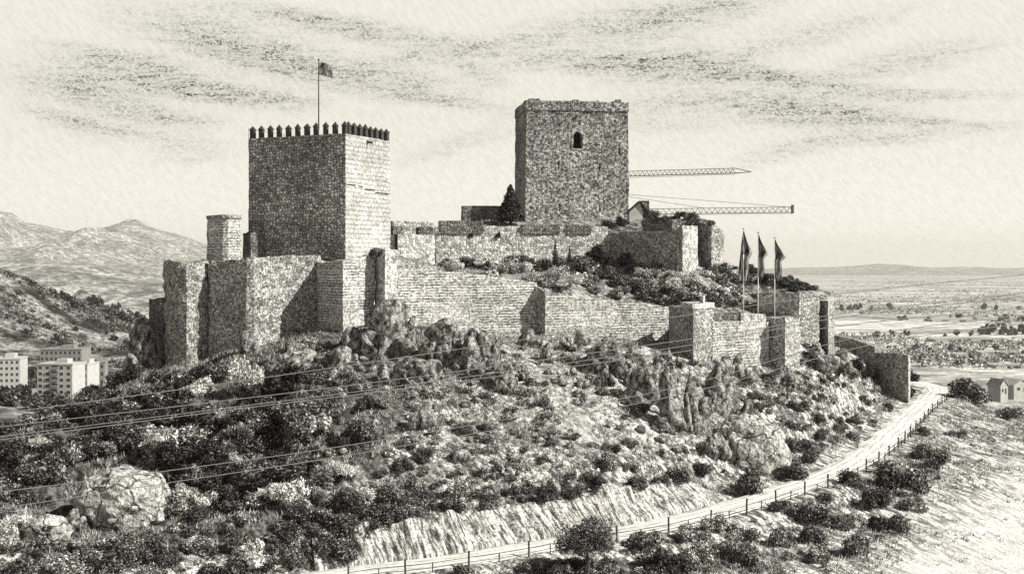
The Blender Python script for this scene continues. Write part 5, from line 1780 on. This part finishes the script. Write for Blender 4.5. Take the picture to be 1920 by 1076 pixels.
# ------------------------------------------------------------------ grass
def grass(name, label_kind, region, n, hmin, hmax, mat, inner=False):
    rg = np.random.default_rng(5)
    V = []
    cnt = 0
    xs = [p[0] for p in region]; ys = [p[1] for p in region]
    P = []
    while len(P) < n:
        x, y = rg.uniform(min(xs), max(xs)), rg.uniform(min(ys), max(ys))
        px = 960 + F * x / y
        if px < -30 or px > 1950: continue
        if inner:
            z = h2(x, y)
            if z < -1e8: continue
        else:
            if inside(x, y): continue
            z = h1(x, y)
            if HOR - F * z / y > 1110: continue
        P.append((x, y, z))
    P = np.array(P)
    if not inner:
        dm = np.full(len(P), 1e9)
        for i in range(0, len(RC), 2):
            dm = np.minimum(dm, (P[:, 0] - RC[i, 0]) ** 2 + (P[:, 1] - RC[i, 1]) ** 2)
        P = P[dm > 4.4 ** 2]
        # keep off the raw bank
    cl = fbm(P * np.array([.22, .22, 0]) + 3, 77, 3)
    P = P[cl > -.25]
    if not inner:
        gx_, gy_ = 960 + F * P[:, 0] / P[:, 1], HOR - F * P[:, 2] / P[:, 1]
        P = P[rg.random(len(P)) > sstep(gx_ * .8 + gy_, 2270, 2560)]
    n = len(P)
    B = 5
    base = np.repeat(P, B, 0) + rg.normal(scale=.14, size=(n * B, 3)) * np.array([1, 1, 0])
    d = np.stack([rg.normal(scale=.45, size=n * B) + .25, rg.normal(scale=.45, size=n * B) - .1, np.ones(n * B)], 1)
    d /= np.linalg.norm(d, axis=1)[:, None]
    L = rg.uniform(hmin, hmax, n * B)[:, None]
    s = np.cross(d, rg.normal(size=(n * B, 3))); s /= np.linalg.norm(s, axis=1)[:, None]
    w = .055
    V = np.stack([base - s * w - [0, 0, .08], base + s * w - [0, 0, .08], base + d * L], 1).reshape(-1, 3)
    o = quad_obj(name, V, np.arange(3 * n * B).reshape(-1, 3), mat)
    tag(o, kind='stuff')
    return o
o = grass('dry_grass', '', [(-75, 112), (105, 112), (105, 270), (-75, 270)], 42000, .25, .75, M['grass'])
tag(o, 'dry tufted grass covering the hillside around the castle', 'grass')
o = grass('terrace_grass', '', [(-50, 195), (60, 195), (60, 262), (-50, 262)], 7000, .2, .6, M['grass'], True)
tag(o, 'dry grass growing on the terrace inside the castle walls', 'grass')

# ------------------------------------------------------------------ air, light, sky, camera
SUN_EL, SUN_B = 38., 20.     # height; how far the sun stands towards the camera from due right
sd = Vector((math.cos(rad(SUN_EL)) * math.cos(rad(SUN_B)), -math.cos(rad(SUN_EL)) * math.sin(rad(SUN_B)), math.sin(rad(SUN_EL))))
sl = bpy.data.lights.new('sun', 'SUN'); sl.energy = 4.8; sl.angle = rad(.55); sl.color = (1, .97, .89)
so = bpy.data.objects.new('sun', sl); link(so)
so.rotation_euler = (-sd).to_track_quat('-Z', 'Y').to_euler()

HAZE = 3.7e-5
if HAZE:
    m = bpy.data.materials.new('haze'); m.use_nodes = True
    nt = m.node_tree; nt.nodes.clear()
    out = nt.nodes.new('ShaderNodeOutputMaterial'); pv = nt.nodes.new('ShaderNodeVolumePrincipled')
    pv.inputs['Color'].default_value = (.96, .94, .88, 1); pv.inputs['Density'].default_value = HAZE; pv.inputs['Anisotropy'].default_value = .1
    nt.links.new(pv.outputs[0], out.inputs['Volume'])
    o = MB().box((0, 14000, 180), (82000, 35000, 640)).build('haze', m)
    tag(o, 'thin pale haze filling the air over the plain', 'haze', kind='stuff')

SKY = (.88, .85, .755)
EXPO = .7
def build_world():
    wd = bpy.data.worlds.new('World'); scene.world = wd; wd.use_nodes = True
    nt = wd.node_tree; nt.nodes.clear()
    t = NT(nt)
    out = t.add('ShaderNodeOutputWorld'); bg = t.add('ShaderNodeBackground')
    t.l.new(bg.outputs[0], out.inputs[0])
    tc = t.add('ShaderNodeTexCoord').outputs['Generated']
    sp = t.add('ShaderNodeSeparateXYZ'); t.l.new(tc, sp.inputs[0])
    x, y, z = sp.outputs
    az = t.math('ARCTAN2', x, y)
    el = t.math('ARCSINE', z)
    cb = t.add('ShaderNodeCombineXYZ'); t.l.new(az, cb.inputs[0]); t.l.new(el, cb.inputs[1])
    ang = cb.outputs[0]
    # wandering edges
    wn = t.add('ShaderNodeTexNoise'); wn.inputs['Scale'].default_value = 26; wn.inputs['Detail'].default_value = 4; t.l.new(t.mapping(ang, (1, 2.2, 1)), wn.inputs['Vector'])
    ws = t.add('ShaderNodeSeparateColor'); t.l.new(wn.outputs['Color'], ws.inputs[0])
    azw = t.math('ADD', az, t.math('MULTIPLY', t.math('SUBTRACT', ws.outputs[0], .5), .03))
    elw = t.math('ADD', el, t.math('MULTIPLY', t.math('SUBTRACT', ws.outputs[1], .5), .010))
    streaks = [(430, 82, 175, 32, 12, .8), (520, 118, 110, 14, 12, .6), (230, 112, 120, 13, 8, .65), (160, 170, 120, 30, 8, .75), (350, 165, 150, 17, 9, .85), (500, 183, 90, 10, 4, .6),
               (140, 228, 75, 9, 10, .65), (325, 224, 90, 11, 5, .65), (290, 262, 140, 15, 6, .4), (350, 298, 80, 11, 0, .28), (570, 30, 170, 13, 6, .45), (760, 68, 190, 12, 6, .35), (820, 103, 120, 14, -8, .45),
               (750, 155, 130, 20, 10, .6), (810, 190, 140, 9, 6, .45), (895, 138, 45, 11, 22, .55), (850, 272, 140, 16, -17, .33), (1170, 52, 220, 28, -6, .6), (1330, 14, 140, 13, -10, .45), (1150, 116, 190, 13, -1, .6),
               (1215, 135, 120, 14, 4, .55), (1440, 147, 145, 10, 8, .9), (1730, 178, 140, 8, 3, .65), (1540, 62, 150, 19, -11, .42), (1690, 116, 150, 21, -9, .55), (1400, 190, 210, 18, 6, .5), (1540, 217, 140, 18, 5, .8),
               (1760, 231, 140, 7, 5, .5), (1250, 236, 130, 14, 2, .33), (1470, 286, 110, 15, -14, .45), (1670, 261, 140, 8, -2, .5), (1200, 205, 130, 14, -4, .3), (650, 60, 120, 12, 10, .4), (1320, 120, 90, 20, 4, .45)]
    tot = None
    for px, py, L, T_, a, I in streaks:
        ca = math.atan((px - 960) / F); ce = math.atan((HOR - py) / F * math.cos(ca))
        sc = math.cos(ca) ** 1.6 / F
        dx = t.math('SUBTRACT', azw, ca); dy = t.math('SUBTRACT', elw, ce)
        c_, s__ = math.cos(rad(a)), math.sin(rad(a))      # positive a: sinks to the right
        u = t.math('ADD', t.math('MULTIPLY', dx, c_ / (1.12 * L * sc)), t.math('MULTIPLY', dy, -s__ / (1.12 * L * sc)))
        v = t.math('ADD', t.math('MULTIPLY', dx, s__ / (1.4 * T_ * sc)), t.math('MULTIPLY', dy, c_ / (1.4 * T_ * sc)))
        q = t.math('ADD', t.math('MULTIPLY', u, u), t.math('MULTIPLY', v, v))
        w = t.math('MULTIPLY', t.math('EXPONENT', t.math('MULTIPLY', q, -1.0)), I * 1.2)
        tot = w if tot is None else t.math('ADD', tot, w)
    tot = t.math('MAXIMUM', t.math('SUBTRACT', tot, .1), 0.)
    # high thin cloud over the rest of the sky
    gen = t.ramp(t.noise(t.mapping(ang, (3, 14, 1)), 1., 5, .6), .55, .75, 0., .45)
    gen = t.math('MULTIPLY', gen, t.ramp(el, .2, .3))
    tot = t.math('ADD', tot, gen)
    # fibrous texture of the cloud
    s1 = t.noise(t.mapping(ang, (1, 1.7, 1), (0, 0, -.12)), 460, 2, .6, dist=1.2)
    s2 = t.noise(t.mapping(ang, (.5, 3.2, 1), (0, 0, .12)), 80, 3, .6)
    s3 = t.noise(t.mapping(ang, (1, 2.2, 1), (0, 0, -.25)), 210, 3, .6, dist=1.2)
    fib = t.math('MULTIPLY', t.math('MAXIMUM', t.ramp(s1, .46, .64), t.math('MULTIPLY', t.ramp(s3, .5, .64), .9)), t.ramp(s2, .36, .66, .35, 1.3))
    fib = t.math('ADD', t.math('MULTIPLY', fib, .78), .12)
    cloud = t.math('MULTIPLY', t.math('MINIMUM', tot, 1.0), fib)
    pap = t.ramp(t.noise(t.mapping(t.mapping(ang, (1, 1, 1), (0, 0, rad(48))), (.4, 1, 1)), 300, 2, .6), .32, .66, -.06, .035)
    lum = t.math('ADD', t.math('SUBTRACT', 1., cloud), pap)
    # brightness falls off towards the zenith
    sky = t.add('ShaderNodeTexSky', sky_type='NISHITA'); sky.sun_disc = False
    sky.sun_elevation = rad(SUN_EL); sky.sun_rotation = math.atan2(sd.x, sd.y)
    bw = t.add('ShaderNodeRGBToBW'); t.l.new(sky.outputs[0], bw.inputs[0])
    zen = t.math('MULTIPLY', bw.outputs[0], .05)
    hor = t.ramp(el, .24, .55, 1., 0.)
    low = t.math('MULTIPLY', t.ramp(el, -.25, -.05, .25, 1.), t.ramp(el, -.005, .13, 1.22, 1.01))
    lum = t.math('MULTIPLY', lum, low)
    fin = t.math('ADD', t.math('MULTIPLY', lum, hor), t.math('MULTIPLY', zen, t.math('SUBTRACT', 1., hor)))
    cc = t.add('ShaderNodeCombineColor')
    for i in range(3): t.l.new(t.math('MULTIPLY', fin, SKY[i]), cc.inputs[i])
    t.l.new(cc.outputs[0], bg.inputs[0])
    bg.inputs['Strength'].default_value = 1 / 2 ** EXPO
    wd.cycles.sampling_method = 'MANUAL'; wd.cycles.sample_map_resolution = 1024
build_world()

cam = bpy.data.cameras.new('camera'); co = bpy.data.objects.new('camera', cam); link(co)
co.location = (0, 0, 0); co.rotation_euler = (rad(90), 0, 0)
cam.sensor_width = 36; cam.lens = 36 * F / 1920
cam.shift_y = -(538 - HOR) / 1920
cam.clip_start = 1; cam.clip_end = 200000
scene.camera = co
vs = scene.view_settings
vs.view_transform = 'Standard'; vs.look = 'None'; vs.exposure = EXPO; vs.gamma = 1
scene.cycles.max_bounces = 5; scene.cycles.diffuse_bounces = 3; scene.cycles.volume_bounces = 0
scene.cycles.use_denoising = False
